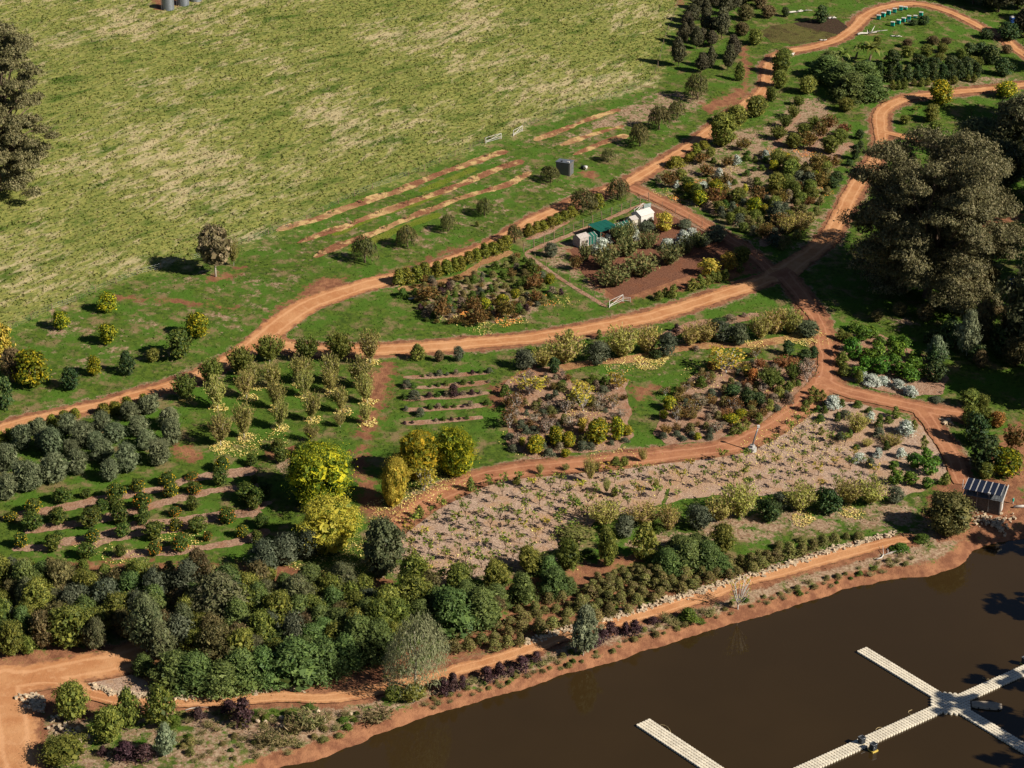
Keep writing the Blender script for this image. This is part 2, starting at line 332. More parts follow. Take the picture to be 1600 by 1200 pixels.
def sheet(name, poly_px, mat, off, jit=1.2, res=.55, holes=(), **kw):
    """an irregular bed: the terrain inside a surveyed outline, clipped on a ragged contour"""
    L = at(poly_px)[0][:, :2]; lo, hi = L.min(0) - 2, L.max(0) + 2
    gx = np.arange(lo[0], hi[0], res); gy = np.arange(lo[1], hi[1], res); X, Y = np.meshgrid(gx, gy); P = np.stack([X.ravel(), Y.ravel()], 1)
    F = poly_sd(P, L) + (fbm(P[:, 0], P[:, 1], 4, len(name)) - .5) * 2 * jit + (fbm(P[:, 0], P[:, 1], 1.2, 5) - .5) * jit * .6
    for q, w in holes: F = np.minimum(F, seg_dist(P, q) - w)
    nx = len(gx); idx = np.arange(len(P)).reshape(len(gy), nx); a, b, c, d = idx[:-1, :-1].ravel(), idx[:-1, 1:].ravel(), idx[1:, 1:].ravel(), idx[1:, :-1].ravel()
    T = np.concatenate([np.stack([a, b, c], 1), np.stack([a, c, d], 1)]); s = (F[T] > 0).sum(1)
    V = list(map(tuple, P)); tris = [tuple(t) for t in T[s == 3]]; cache = {}
    def cut(i, j):
        key = (min(i, j), max(i, j))
        if key not in cache:
            t = F[i] / (F[i] - F[j]); cache[key] = len(V); V.append(tuple(P[i] + (P[j] - P[i]) * t))
        return cache[key]
    for t in T[(s == 1) | (s == 2)]:
        out = []
        for i, j in ((t[0], t[1]), (t[1], t[2]), (t[2], t[0])):
            if F[i] > 0: out.append(i)
            if (F[i] > 0) != (F[j] > 0): out.append(cut(i, j))
        tris += [(out[0], out[m], out[m + 1]) for m in range(1, len(out) - 1)]
    T = np.array(tris); used, inv = np.unique(T, return_inverse=True); V = np.array(V)[used]
    v = np.concatenate([V, (H(V[:, 0], V[:, 1]) + off)[:, None]], 1)
    return obj(name, mesh(name, v, inv.reshape(-1, 3), mat, True), kind='structure', **kw)

# ------------------------------------------------------------------ outlines of the ground's zones
FENCE_PX = [(-60,545),(10,520),(75,487),(110,476),(160,452),(215,430),(270,416),(340,396),(400,374),(475,346),(560,304),(630,279),(700,249),(757,223),(800,210),(816,201),(900,168),(960,151),(1012,131),(1028,104),(1038,64),(1056,16),(1075,-60)]
MEADOW_PX = [(-400,-200)] + [(-400,600)] + FENCE_PX + [(1090,-200)]
ENCL_PX = [(818,394),(1014,314),(1182,398),(1168,424),(950,482)]
ROWS_UP = [
 [(432,361),(500,340),(550,322),(590,307),(617,300),(650,287),(700,267),(750,250),(795,235)],
 [(465,380),(505,365),(540,354),(575,340),(625,322),(650,312),(687,300),(725,287),(775,265),(820,250)],
 [(490,402),(525,386),(550,377),(590,362),(625,347),(660,332),(700,317),(750,301),(800,285),(830,268)],
 [(835,220),(875,205),(920,186),(970,170)], [(875,227),(920,212),(975,196)], [(895,242),(940,225),(982,210)]]
BARE = [[(880,392),(1014,316),(1182,398),(1168,424),(960,476),(930,452),(900,425)],
 [(1505,740),(1600,745),(1640,850),(1520,860),(1470,845),(1440,800),(1460,760)],
 [(-60,1000),(160,1010),(280,1010),(420,1040),(560,1030),(700,990),(560,1110),(300,1110),(60,1130),(-60,1180)],
 [(0,885),(200,872),(440,880),(620,905),(600,935),(0,920)],
 [(560,590),(612,560),(620,580),(600,650),(575,720),(600,790),(640,800),(600,860),(560,800),(545,720),(560,640)],
 [(262,690),(300,692),(330,706),(300,722),(262,712)], [(405,705),(470,695),(470,715),(410,722)],
 [(740,925),(800,905),(880,880),(1000,860),(1010,880),(900,930),(800,960),(745,950)],
 [(1150,70),(1172,70),(1178,130),(1165,160),(1110,178),(1090,165),(1155,135)],
 [(185,460),(330,470),(375,480),(370,486),(260,474),(180,468)], [(318,432),(350,426),(385,412),(385,420),(350,442),(325,442)],
 [(500,430),(545,432),(540,450),(470,470),(420,500),(400,520),(395,512),(440,470)], [(580,428),(640,412),(740,370),(748,376),(640,422),(590,440)],
 
 [(1490,360),(1600,320),(1600,345),(1500,385)], [(1000,395),(1180,400),(1190,430),(960,478),(950,470)],
 [(895,268),(930,262),(945,280),(930,285),(905,275)], [(790,590),(830,560),(850,575),(800,620),(770,640),(760,600)], [(985,600),(1030,600),(1020,620),(990,640)],
 [(1290,520),(1330,520),(1330,620),(1300,610)], [(235,-60),(330,-60),(300,2),(272,12),(250,17),(235,12)], [(1055,-30),(1070,-30),(1068,8),(1056,10)],
 [(1280,1215),(1290,1210),(1290,1220)],
 [(860,905),(940,890),(1020,880),(1100,890),(1240,875),(1300,860),(1250,880),(1100,925),(960,960),(860,990),(740,1030),(690,1040),(680,1000),(760,960)],
 [(1530,700),(1600,640),(1620,700),(1620,800),(1560,750)]]
DRY = [ENCL_PX, [(40,1085),(110,1100),(270,1105),(280,1215),(60,1215)], [(1345,160),(1370,160),(1364,215),(1370,245),(1342,270),(1312,320),(1282,372),(1240,400),(1220,390),(1275,340),(1315,270),(1346,230)], [(1290,150),(1310,180),(1240,240),(1190,250),(1180,200),(1230,150)], [(1080,795),(1440,775),(1440,830),(1200,852),(1080,850)], [(640,415),(690,440),(800,390),(815,400),(760,420),(860,470),(870,485),(740,515),(650,500)],
 [(1010,285),(1100,205),(1195,190),(1330,190),(1345,220),(1300,300),(1240,380),(1180,380),(1080,330)],
 [(560,880),(920,850),(930,880),(700,930),(600,910)], [(920,845),(1430,780),(1440,830),(1200,850),(1010,870)],
 [(1010,140),(1100,140),(1120,165),(1000,200),(880,230),(930,180)],
 [(270,1090),(420,1110),(560,1120),(640,1110),(430,1205),(250,1205)], [(660,1105),(900,1010),(1150,930),(1400,860),(1500,860),(1500,880),(1300,910),(1000,1000),(700,1090)],
 [(400,490),(430,450),(470,440),(440,480),(405,515)], [(70,480),(120,470),(100,530),(140,545),(70,545)], [(1370,115),(1600,120),(1600,130),(1370,145)],
 [(1350,500),(1420,490),(1450,510),(1400,520)], [(430,700),(470,690),(480,760),(400,740)], [(820,400),(960,480),(880,460),(830,420)]]
YELLOW = []  # filled where yellow trees drop leaves

# ------------------------------------------------------------------ terrain sheet
gx, gy, X, Y = GX, GY, GXX, GYY; P2 = np.stack([X.ravel(), Y.ravel()], 1); Z = GZ.ravel()
def soft(px, w=1.6): return np.clip(.5 + poly_sd(P2, at(px)[0][:, :2]) / (2 * w), 0, 1)
near = (np.abs(P2[:, 0]) < 190) & (P2[:, 1] > 190) & (P2[:, 1] < 640)
zone = np.zeros((len(P2), 4)); zone[:, 3] = 1
zone[:, 0] = soft(MEADOW_PX, 8)
def paint(ch, polys, amt=1.0, w=1.6):
    for q in polys:
        L = at(q)[0][:, :2]; lo, hi = L.min(0) - 8, L.max(0) + 8
        m = near & (P2[:, 0] > lo[0]) & (P2[:, 0] < hi[0]) & (P2[:, 1] > lo[1]) & (P2[:, 1] < hi[1])
        zone[m, ch] = np.maximum(zone[m, ch], amt * np.clip(.5 + poly_sd(P2[m], L) / (2 * w), 0, 1))
paint(1, BARE, .78, 2.6); paint(2, DRY, .55, 3.0); paint(2, [[(20,525),(110,478),(215,432),(340,398),(475,348),(560,306),(600,330),(570,420),(480,460),(400,520),(300,580),(150,620),(40,620)], [(560,306),(757,225),(960,155),(1100,140),(1090,210),(980,280),(880,320),(760,380),(600,430)], [(640,560),(1000,540),(1260,480),(1270,560),(1000,620),(780,620)]], .32, 5.0)
for L, w in ROADW:
    lo, hi = L.min(0) - 8, L.max(0) + 8; m = near & (P2[:, 0] > lo[0]) & (P2[:, 0] < hi[0]) & (P2[:, 1] > lo[1]) & (P2[:, 1] < hi[1])
    d = seg_dist(P2[m], L) - w.mean() / 2; zone[m, 1] = np.maximum(zone[m, 1], np.clip(.85 - d / 2.2, 0, 1)); zone[m, 2] = np.maximum(zone[m, 2], np.clip(.75 - d / 4, 0, 1))
dshore = np.full(len(P2), 99.); m = near & (P2[:, 1] < 330); dshore[m] = -poly_sd(P2[m], DAM)
zone[:, 1] = np.maximum(zone[:, 1], np.clip(1.25 - np.maximum(dshore, 0) / 3.0, 0, 1)); zone[:, 2] = np.maximum(zone[:, 2], np.clip(1.35 - dshore / 10, 0, .62))
Zf = Z + np.where(near & (dshore > 1), 0.0, 0)
nx = len(gx); idx = np.arange(len(P2)).reshape(len(gy), nx)
F4 = np.stack([idx[:-1, :-1].ravel(), idx[:-1, 1:].ravel(), idx[1:, 1:].ravel(), idx[1:, :-1].ravel()], 1)
gm = mesh('ground', np.concatenate([P2, Zf[:, None]], 1), F4, M['ground'], True)
ca = gm.color_attributes.new('zone', 'FLOAT_COLOR', 'POINT'); ca.data.foreach_set('color', zone.astype(np.float32).ravel())
obj('ground', gm, kind='structure', label='grassy farm hillside sloping down to the dam', category='ground')
c0 = DAM.mean(0); out = []
for i, p in enumerate(DAM):
    t = DAM[(i + 1) % len(DAM)] - DAM[i - 1]; n = np.array([t[1], -t[0]]) / (np.linalg.norm(t) + 1e-9)
    q = p + n * 1.2
    if inside([q], DAM)[0]: q = p - n * 1.2
    out.append((q[0], q[1], 0.0))
obj('water', mesh('water', out, [tuple(range(len(out)))], M['water']), kind='structure', label='still dark brown dam water', category='water')
for i, ((L, w), (nm, pts, _, mt, lab)) in enumerate(zip(ROADW, ROADS)):
    strip(nm, L, w, M[mt], .06 + .012 * i, (.45 if nm != 'path' else .3), 9, .6, i + 1, others=[r for k, r in enumerate(ROADW) if k != i], label=lab, category=nm)

# ------------------------------------------------------------------ mulched beds and planting strips
RL = [(L, w.mean() / 2 + .3) for L, w in ROADW]
sheet('mulch_bed', [(636,812),(690,785),(745,757),(800,746),(870,740),(960,733),(1040,722),(1050,760),(1030,790),(940,810),(900,850),(830,870),(740,905),(690,915),(640,880),(622,850)], M['mulch_pale'], .035, 1.4, holes=RL, label='pale mulch bed planted with young trees below the red road', category='mulch')
sheet('mulch_bed', [(1036,722),(1110,716),(1180,702),(1215,682),(1245,650),(1262,634),(1300,628),(1350,634),(1400,648),(1440,668),(1462,700),(1480,740),(1440,765),(1400,780),(1330,775),(1240,770),(1120,775),(1040,788),(1046,760)], M['mulch_pale'], .045, 1.3, holes=RL, label='pale woodchip bed with silver shrubs beside the solar hut', category='mulch')
sheet('mulch_bed', [(786,600),(830,578),(870,572),(900,600),(985,590),(982,630),(985,680),(962,700),(900,708),(840,716),(800,705),(790,660)], M['mulch_tan'], .04, 1.2, holes=RL, label='tan mulch bed with yellow autumn shrubs above the red road', category='mulch')
sheet('mulch_bed', [(1030,640),(1080,590),(1110,575),(1180,560),(1262,560),(1270,590),(1240,640),(1200,655),(1170,672),(1110,690),(1040,694),(1020,680)], M['mulch_tan'], .04, 1.2, holes=RL, label='tan mulch bed with orange and brown shrubs beside the red road', category='mulch')
sheet('mulch_bed', [(1312,545),(1330,520),(1380,525),(1440,550),(1480,590),(1470,615),(1420,618),(1360,606),(1318,592)], M['mulch_tan'], .04, 1.0, holes=RL, label='mulch bed under the glossy green fruit trees', category='mulch')
sheet('garden_soil', [(888,390),(1014,320),(1172,398),(1150,412),(1060,436),(965,468),(940,448),(910,428)], M['soil'], .03, .5, holes=RL, label='dark red soil inside the fenced garden', category='soil')
reedm = make_mulch_mat('reed_flat', (84, 88, 44), (110, 100, 58), (70, 56, 40))
sheet('reed_bed', [(1205,40),(1250,34),(1300,40),(1316,50),(1290,62),(1240,70),(1205,66),(1190,52)], reedm, .03, .9, label='dull reedy hollow inside the upper road bend', category='reed bed')
sheet('mud_patch', [(1238,36),(1300,26),(1322,40),(1314,56),(1290,50),(1250,42)], M['mud'], .045, .8, label='dark mud patch on the rim of the reedy hollow', category='mud')
sheet('mulch_bed', [(135,1070),(150,1056),(200,1048),(232,1064),(240,1086),(200,1084),(150,1078)], M['mulch_pale'], .03, .6, holes=RL, label='small grey mulch bed held by pale stones at lower left', category='mulch')
for i, q in enumerate(ROWS_UP):
    strip('planting_strip', at(smooth_line(q))[0][:, :2], [2.2, 2.1, 2.0, 1.7, 1.6, 1.6][i], M['strip'], .035, .6, 5, .6, 40 + i, True, label=f'{ORD[i]} straw and red soil planting strip counted down the upper field', category='strip')
for i, q in enumerate([[(520,368),(590,337),(650,318),(690,301)],[(655,300),(700,281),(745,262)],[(545,392),(590,374),(640,352),(690,333)],[(925,206),(950,200),(975,203)]]):
    strip('cover_crop', at(smooth_line(q))[0][:, :2], [1.9, 1.9, 2.1, 1.6][i], M['cover'], .03, .5, 5, .6, 90 + i, True, label=['lime green cover crop between the first two strips, left part', 'lime green cover crop between the first two strips, right part', 'lime green cover crop below the second strip', 'short lime green cover crop right of the grey shed'][i], category='cover crop')
for i, q in enumerate([[(820,396),(880,371),(950,342),(1012,317)],[(820,397),(880,438),(948,480)],[(1016,318),(1090,354),(1180,398)]]):
    strip('fence_track', at(smooth_line(q))[0][:, :2], 1.1, M['mulch_tan'], .034, .3, 5, .6, 95 + i, True, label=['worn track along the back fence of the garden', 'worn track along the left fence of the garden', 'worn track along the right fence of the garden'][i], category='track')
VEG = [(630,590,768,582),(628,607,768,597),(627,624,768,614),(630,641,765,633),(628,662,758,652)]
for i, (a, b, c, d) in enumerate(VEG):
    strip('planting_strip', at(smooth_line([(a, b), ((a + c) / 2, (b + d) / 2 + 1), (c, d)]))[0][:, :2], 1.35, M['mulch_tan'], .035, .4, 5, .5, 60 + i, True, label=f'{ORD[i]} mulched vegetable strip from the road down', category='strip')
PST = [([(806,590),(860,578),(930,566),(1000,560),(1040,548),(1100,540),(1180,538),(1268,522)], 2.4), ([(1030,530),(1090,505),(1150,500),(1190,490)], 2.2),
       ([(622,452),(660,447),(720,432),(750,413),(800,392)], 2.0), ([(822,374),(850,364),(890,345)], 2.0),
       ([(1210,232),(1225,205),(1250,178)], 1.8), ([(1255,245),(1280,215),(1300,190)], 1.8), ([(1285,250),(1305,222),(1322,205)], 1.8), ([(1190,385),(1240,330),(1290,260),(1330,222)], 2.2)]
for i, (q, w) in enumerate(PST):
    strip('planting_strip', at(smooth_line(q))[0][:, :2], w, M['straw'] if i in (0, 2) else M['mulch_tan'], .035, .6, 5, .6, 70 + i, True,
          label=['long straw strip under the pale acacia row', 'bare strip with brown stumps beside the acacia row', 'straw strip under the clipped hedge beside the upper road', 'straw strip under the hedge nearest the weeping trees',
                 'mulched strip left of the orchard block beside the curving road', 'middle mulched strip of the orchard block', 'right mulched strip of the orchard block', 'long mulch strip along the road below the orchard block'][i], category='strip')
# ------------------------------------------------------------------ foliage: unit crowns (1 m wide, 1 m tall) made of leaf-sized faces
def unit(v): return v / (np.linalg.norm(v, axis=1)[:, None] + 1e-9)
def quads(Pt, N, U, sx, sy):
    """leaf faces at Pt, normal N, long axis towards U"""
    N = unit(N); T = unit(U - (U * N).sum(1)[:, None] * N); Bn = np.cross(N, T)
    sx = np.asarray(sx)[:, None] if np.ndim(sx) else sx; sy = np.asarray(sy)[:, None] if np.ndim(sy) else sy
    v = np.stack([Pt - T * sx, Pt + Bn * sy, Pt + T * sx, Pt - Bn * sy], 1).reshape(-1, 3)
    return v, np.arange(len(v)).reshape(-1, 4)
def prof(kind, z):
    z = np.clip(z, 0, 1)
    if kind == 'round': return np.sqrt(np.clip(1 - (2 * z - 1) ** 2, 0, 1))
    if kind == 'dome': return np.sqrt(np.clip(1 - z ** 2.0, 0, 1)) * (.82 + .18 * np.sin(np.pi * np.minimum(z * 2, 1)))
    if kind == 'ovoid': return np.sin(np.pi * np.clip(z, 0, 1) ** .72) ** .75
    if kind == 'cone': return (1 - z) ** .75 * np.clip(z * 9, .35, 1)
    return np.ones_like(z)
def crown(seed, n, leaf, kind='round', z0=0., lumps=14, lr=.16, asp=1.7, up=.0, rough=.7, fill=.2):
    n = int(n * 1.9); leaf = leaf * .84; g = np.random.default_rng(seed); zc = (np.arange(lumps) + g.random(lumps)) / lumps; zc = zc ** .85
    th = g.random(lumps) * 6.283 + np.arange(lumps) * 2.4; R0 = .5 * prof(kind, zc) * (.72 + .52 * g.random(lumps))
    lrk = lr * (.7 + .7 * g.random(lumps)); rad = np.maximum(R0 - lrk * .8, 0) * np.sqrt(.35 + .65 * g.random(lumps))
    cz = np.clip(zc, lrk * .5, 1 - lrk * .8)
    c = np.stack([np.cos(th) * rad, np.sin(th) * rad, cz], 1)
    k = g.integers(0, lumps, n); d = unit(g.normal(size=(n, 3))); d[:, 2] = np.abs(d[:, 2]) * .85 + d[:, 2] * .15
    rr = lrk[k] * (1 - .45 * g.random(n) ** 2); Pt = c[k] + d * rr[:, None]
    m = g.random(n) < fill                                      # some leaves follow the envelope itself
    zf = g.random(n) ** .9; tf = g.random(n) * 6.283; rf = .5 * prof(kind, zf) * (.6 + .4 * g.random(n)) * (.85 + .3 * noise(tf * 3, zf * 6, 1, seed))
    E = np.stack([np.cos(tf) * rf, np.sin(tf) * rf, zf], 1); Pt = np.where(m[:, None], E, Pt)
    sp_ = g.random(n) < .14; ctr = np.array([0, 0, .42]); Pt = np.where(sp_[:, None], ctr + (Pt - ctr) * (1 + .22 * g.random(n))[:, None], Pt)      # stray sprays
    Nn = unit(np.where(m[:, None], np.stack([np.cos(tf), np.sin(tf), zf * 1.2 - .2], 1), d)) + rough * g.normal(size=(n, 3)) * .55
    U = g.normal(size=(n, 3)); U[:, 2] += up
    Pt[:, 2] = z0 + np.clip(Pt[:, 2], .01, 1.03) * (1 - z0)
    s = leaf * (.6 + .8 * g.random(n)); v, f = quads(Pt, Nn, U, s, s / asp)
    m = max(60, n // 9); zf = .06 + .84 * g.random(m); tf = g.random(m) * 6.283; rf = .5 * prof(kind, zf) * .74 * np.sqrt(g.random(m))   # oversized inner leaf faces, added to block light so the crown's shade is solid
    Q = np.stack([np.cos(tf) * rf, np.sin(tf) * rf, z0 + zf * (1 - z0)], 1); v2, f2 = quads(Q, g.normal(size=(m, 3)), g.normal(size=(m, 3)), .085 * np.ones(m), .06)
    return np.concatenate([v, v2]), np.concatenate([f, f2 + len(v)])
def crown_vase(seed, twigs, per, leaf, z0=.18, spread=.5, asp=2.6, bare=.35):
    g = np.random.default_rng(seed); P_, U_, N_ = [], [], []
    for i in range(twigs):
        a = g.random() * 6.283; r = spread * np.sqrt(g.random()); zt = .72 + .28 * g.random() - .45 * (r / spread) ** 2 * .5
        t = bare + (1 - bare) * g.random(per); e = np.array([np.cos(a) * r, np.sin(a) * r, zt])
        p = np.stack([e[0] * t ** .8, e[1] * t ** .8, z0 + (e[2] - z0) * t], 1) + g.normal(size=(per, 3)) * .03
        P_.append(p); U_.append(np.tile(e - [0, 0, z0], (per, 1)) + g.normal(size=(per, 3)) * .25); N_.append(g.normal(size=(per, 3)) + [np.cos(a) * .6, np.sin(a) * .6, .3])
    Pt, U, N = map(np.concatenate, (P_, U_, N_)); s = leaf * (.6 + .8 * g.random(len(Pt))); return quads(Pt, N, U, s, s / asp)
def crown_weep(seed, strands, per, leaf, z0=.05, asp=3.2):
    g = np.random.default_rng(seed); P_, U_, N_ = [], [], []
    for i in range(strands):
        a = g.random() * 6.283; r = .42 * np.sqrt(g.random()); top = .98 - .35 * (r / .42) ** 2 - .06 * g.random(); ln = (.35 + .5 * g.random()) * top
        t = g.random(per); rr = r + .09 * np.sqrt(t)
        p = np.stack([np.cos(a) * rr, np.sin(a) * rr, np.maximum(top - ln * t, z0 * g.random(per))], 1) + g.normal(size=(per, 3)) * .022
        P_.append(p); U_.append(np.tile([.15 * np.cos(a), .15 * np.sin(a), -1.], (per, 1)) + g.normal(size=(per, 3)) * .2); N_.append(g.normal(size=(per, 3)) * .6 + [np.cos(a), np.sin(a), .5])
    Pt, U, N = map(np.concatenate, (P_, U_, N_)); s = leaf * (.6 + .8 * g.random(len(Pt))); return quads(Pt, N, U, s, s / asp)
def crown_tufts(seed, ends, per, leaf, asp=1.5, z0=.35):
    """sparse young tree: leaf rosettes at the ends of bare branches"""
    g = np.random.default_rng(seed); P_, N_ = [], []; tips = []
    for i in range(ends):
        a = g.random() * 6.283 + i * 2.4; r = .16 + .28 * g.random(); z = z0 + (1 - z0) * (.25 + .72 * g.random()); tips.append((np.cos(a) * r, np.sin(a) * r, z))
        p = np.array(tips[-1]) + g.normal(size=(per, 3)) * [.085, .085, .055]; P_.append(p); N_.append(g.normal(size=(per, 3)) * .8 + [0, 0, .9])
    Pt, N = map(np.concatenate, (P_, N_)); s = leaf * (.6 + .8 * g.random(len(Pt))); return quads(Pt, N, g.normal(size=Pt.shape), s, s / asp), tips
def crown_banana(seed):
    g = np.random.default_rng(seed); V, F = [], []
    for st in range(3):
        bx, by = g.normal(size=2) * .18
        for i in range(8):
            a = g.random() * 6.283; ln = .42 + .16 * g.random(); o = len(V); d = np.array([np.cos(a), np.sin(a), 0]); s = np.array([-d[1], d[0], 0])
            for t in np.linspace(0, 1, 5):
                p = np.array([bx, by, .42]) + d * ln * t + [0, 0, .42 * t - .5 * t * t * (1 if i % 2 else .45)]; w = .085 * np.sin(np.pi * (.1 + .88 * t))
                V += [p - s * w, p + s * w]
            F += [(o + 2 * j, o + 2 * j + 1, o + 2 * j + 3, o + 2 * j + 2) for j in range(4)]
    return np.array(V), np.array(F)
def trunk_me(name, mat, z1=.5, r=.035, limbs=5, seed=0, spread=.3, ztop=.8, tips=None, r2=.35):
    g = np.random.default_rng(seed); b = B(); bend = g.normal(size=2) * .02
    b.tube([(0, 0, -.04), (bend[0] * .4, bend[1] * .4, z1 * .5), (bend[0], bend[1], z1)], [r * 1.25, r, r * .8], 6)
    for i in range(len(tips) if tips else limbs):
        if tips: e = Vector(tips[i])
        else:
            a = i * 2.4 + g.random(); e = Vector((math.cos(a) * spread * (.5 + .5 * g.random()), math.sin(a) * spread * (.5 + .5 * g.random()), z1 + (ztop - z1) * (.6 + .4 * g.random())))
        s = Vector((bend[0], bend[1], z1 * (.75 + .25 * g.random()))); m = (s + e) / 2 + Vector((0, 0, -.03)); b.tube([s, m, e], [r * .6, r * .42, r * r2 * .5], 5)
    return b.me(name, mat, True)
SP = {}
WIDE = {'acacia': 1.22, 'vase': .9}; HIGH = {'vase': 1.12}
def species(key, crowns, mat, trunk=None, bush=True, fruit=None, name=None):
    nc = []
    for v, f in crowns:                                          # so that w and h mean what one sees
        v = v.copy(); r = np.percentile(np.hypot(v[:, 0], v[:, 1]), 95); v[:, :2] *= .5 / r; v[:, 2] *= 1 / np.percentile(v[:, 2], 99.5); nc.append((v, f))
    crowns = nc; cm = [mesh(key + '_crown', v, f, mat) for v, f in crowns]
    SP[key] = dict(c=cm, t=trunk, bush=bush, fruit=fruit, name=name or key)
def fruit_me(seed, n, r, mat, kind='round'):
    g = np.random.default_rng(seed); b = B()
    for i in range(n):
        z = .12 + .8 * g.random(); a = g.random() * 6.283; q = .5 * float(prof(kind, np.array([z]))[0]) * (.92 + .12 * g.random()); c = np.array([math.cos(a) * q, math.sin(a) * q, z])
        b.add([c + np.array(o) * r for o in ((1, 0, 0), (-1, 0, 0), (0, 1, 0), (0, -1, 0), (0, 0, 1), (0, 0, -1))], [(0, 2, 4), (2, 1, 4), (1, 3, 4), (3, 0, 4), (2, 0, 5), (1, 2, 5), (3, 1, 5), (0, 3, 5)])
    return b.me('fruit', mat, True)
L = leaf_mat
m_olive = L('leaf_olive', (88, 98, 66), (136, 142, 104), (70, 78, 52), .32, .4, 1.0); m_cit = L('leaf_citrus', (44, 62, 24), (82, 98, 36), (110, 116, 46)); m_hedge = L('leaf_hedge', (96, 100, 30), (146, 140, 48), (70, 78, 26))
m_vase = L('leaf_vase', (112, 116, 54), (172, 164, 88), (142, 128, 82), .3); m_vaseg = L('leaf_vase_green', (74, 88, 34), (122, 124, 54)); m_pep = L('leaf_pepper', (78, 82, 42), (128, 122, 66), (60, 62, 34))
m_gum = L('leaf_gum', (74, 68, 44), (118, 108, 74), (132, 116, 86), .2, .4, 1.05); m_gumd = L('leaf_gum_dark', (66, 72, 46), (114, 116, 76), (90, 88, 60), .28, .4, 1.1); m_gumb = L('leaf_gum_blue', (92, 104, 78), (142, 148, 112), (82, 88, 60), .25)
m_cyp = L('leaf_cypress', (52, 54, 36), (92, 86, 56), (72, 66, 46), .15); m_aca = L('leaf_acacia', (62, 80, 38), (110, 124, 64), (82, 98, 52), .32, .4, 1.18); m_acag = L('leaf_acacia_grey', (70, 78, 58), (108, 112, 86))
m_tea = L('leaf_tea', (80, 92, 36), (138, 138, 60), (66, 76, 30), .32, .4, 1.18); m_teab = L('leaf_tea_brown', (96, 84, 54), (136, 120, 78), (80, 78, 44)); m_low = L('leaf_low', (84, 86, 42), (134, 128, 70), (110, 96, 62), .32, .4, 1.18)
m_pur = L('leaf_purple', (48, 32, 34), (82, 54, 54), (64, 44, 46), .1); m_mul = L('leaf_yellow_green', (62, 82, 20), (136, 138, 34), (196, 176, 42), .35); m_muly = L('leaf_yellow', (154, 142, 48), (204, 180, 74), (104, 110, 36), .35)
m_fig = L('leaf_fig', (70, 92, 32), (120, 134, 52), (150, 150, 62), .3); m_brown = L('leaf_brown', (98, 76, 40), (140, 108, 56), (82, 80, 38)); m_rust = L('leaf_rust', (128, 90, 54), (158, 112, 62), (108, 86, 46)); m_green = L('leaf_green', (56, 78, 26), (98, 116, 42))
m_sil = L('leaf_silver', (164, 172, 156), (208, 210, 198), (120, 132, 108), .15); m_pale = L('leaf_pale_acacia', (130, 130, 62), (178, 166, 84), (150, 128, 90), .3); m_glos = L('leaf_glossy', (44, 76, 22), (110, 142, 44), (70, 104, 30)); m_dkg = L('leaf_dark_green', (34, 52, 26), (64, 84, 40), (82, 92, 46), .15)
m_grey = L('leaf_grey_twig', (112, 96, 78), (152, 132, 108), (92, 84, 58), .1); m_ban = L('leaf_banana', (86, 108, 40), (142, 150, 70), None, .4); m_oran = L('leaf_orange', (166, 116, 56), (196, 150, 70), (120, 100, 48), .3)
m_fy = plain('yellow_fruit', (232, 190, 40), .5); m_fo = plain('orange_fruit', (224, 140, 36), .5)
bk, bp, bd = M['bark'], M['bark_pale'], M['bark_dark']
rep = lambda f, n=3, s=0: [f(s + 17 * i + 1) for i in range(n)]
species('olive', rep(lambda s: crown(s, 2000, .036, 'round', .02, 20, .17, 3.4, 1.2), 4), m_olive, [trunk_me('trunk', bk, .3, .03, 5, 1)], name='olive_tree')
species('olive_young', rep(lambda s: crown(s, 900, .05, 'round', .02, 12, .2, 3.2, .8), 2, 5), m_acag, None, name='grey_shrub')
species('citrus', rep(lambda s: crown(s, 850, .05, 'round', .08, 12, .2, 1.6)), m_cit, [trunk_me('trunk', bk, .35, .03, 4, 2)], name='citrus_tree')
species('citrus_y', rep(lambda s: crown(s, 850, .05, 'round', .08, 12, .2, 1.6), 3, 60), m_cit, [trunk_me('trunk', bk, .35, .03, 4, 2)], fruit=[fruit_me(3, 46, .042, m_fy), fruit_me(4, 32, .042, m_fy)], name='citrus_tree')
species('citrus_o', rep(lambda s: crown(s, 850, .05, 'round', .08, 12, .2, 1.6), 3, 90), m_cit, [trunk_me('trunk', bk, .35, .03, 4, 2)], fruit=[fruit_me(5, 46, .042, m_fo), fruit_me(6, 30, .042, m_fo)], name='citrus_tree')
species('hedge', rep(lambda s: crown(s, 650, .055, 'dome', .0, 10, .2, 1.6)), m_hedge, name='hedge_bush')
species('vase', rep(lambda s: crown_vase(s, 95, 26, .042, .1, .5, 3., .16), 4), m_vase, [trunk_me('trunk', bp, .24, .02, 11, 3, .36, .85)], bush=False, name='orchard_tree')
species('vase_g', rep(lambda s: crown_vase(s, 110, 26, .045, .06, .5, 2.4, .12), 3, 40), m_vaseg, [trunk_me('trunk', bp, .22, .022, 9, 4, .3, .8)], bush=False, name='orchard_tree')
species('pepper', rep(lambda s: crown_weep(s, 120, 16, .045)), m_pep, [trunk_me('trunk', bk, .45, .035, 6, 5)], name='weeping_tree')
species('cypress', rep(lambda s: crown(s, 2400, .038, 'ovoid', .15, 34, .14, 2., 1.2)), m_cyp, [trunk_me('trunk', bk, .6, .025, 4, 6, .12)], bush=False, name='dark_tree')
species('acacia', rep(lambda s: crown(s, 2300, .03, 'dome', .0, 30, .13, 2.6, .5)), m_aca, name='acacia_bush')
species('tea', rep(lambda s: crown(s, 1900, .033, 'round', .03, 26, .14, 2.8, 1.)), m_tea, [trunk_me('trunk', bd, .4, .03, 4, 7)], name='round_tree')
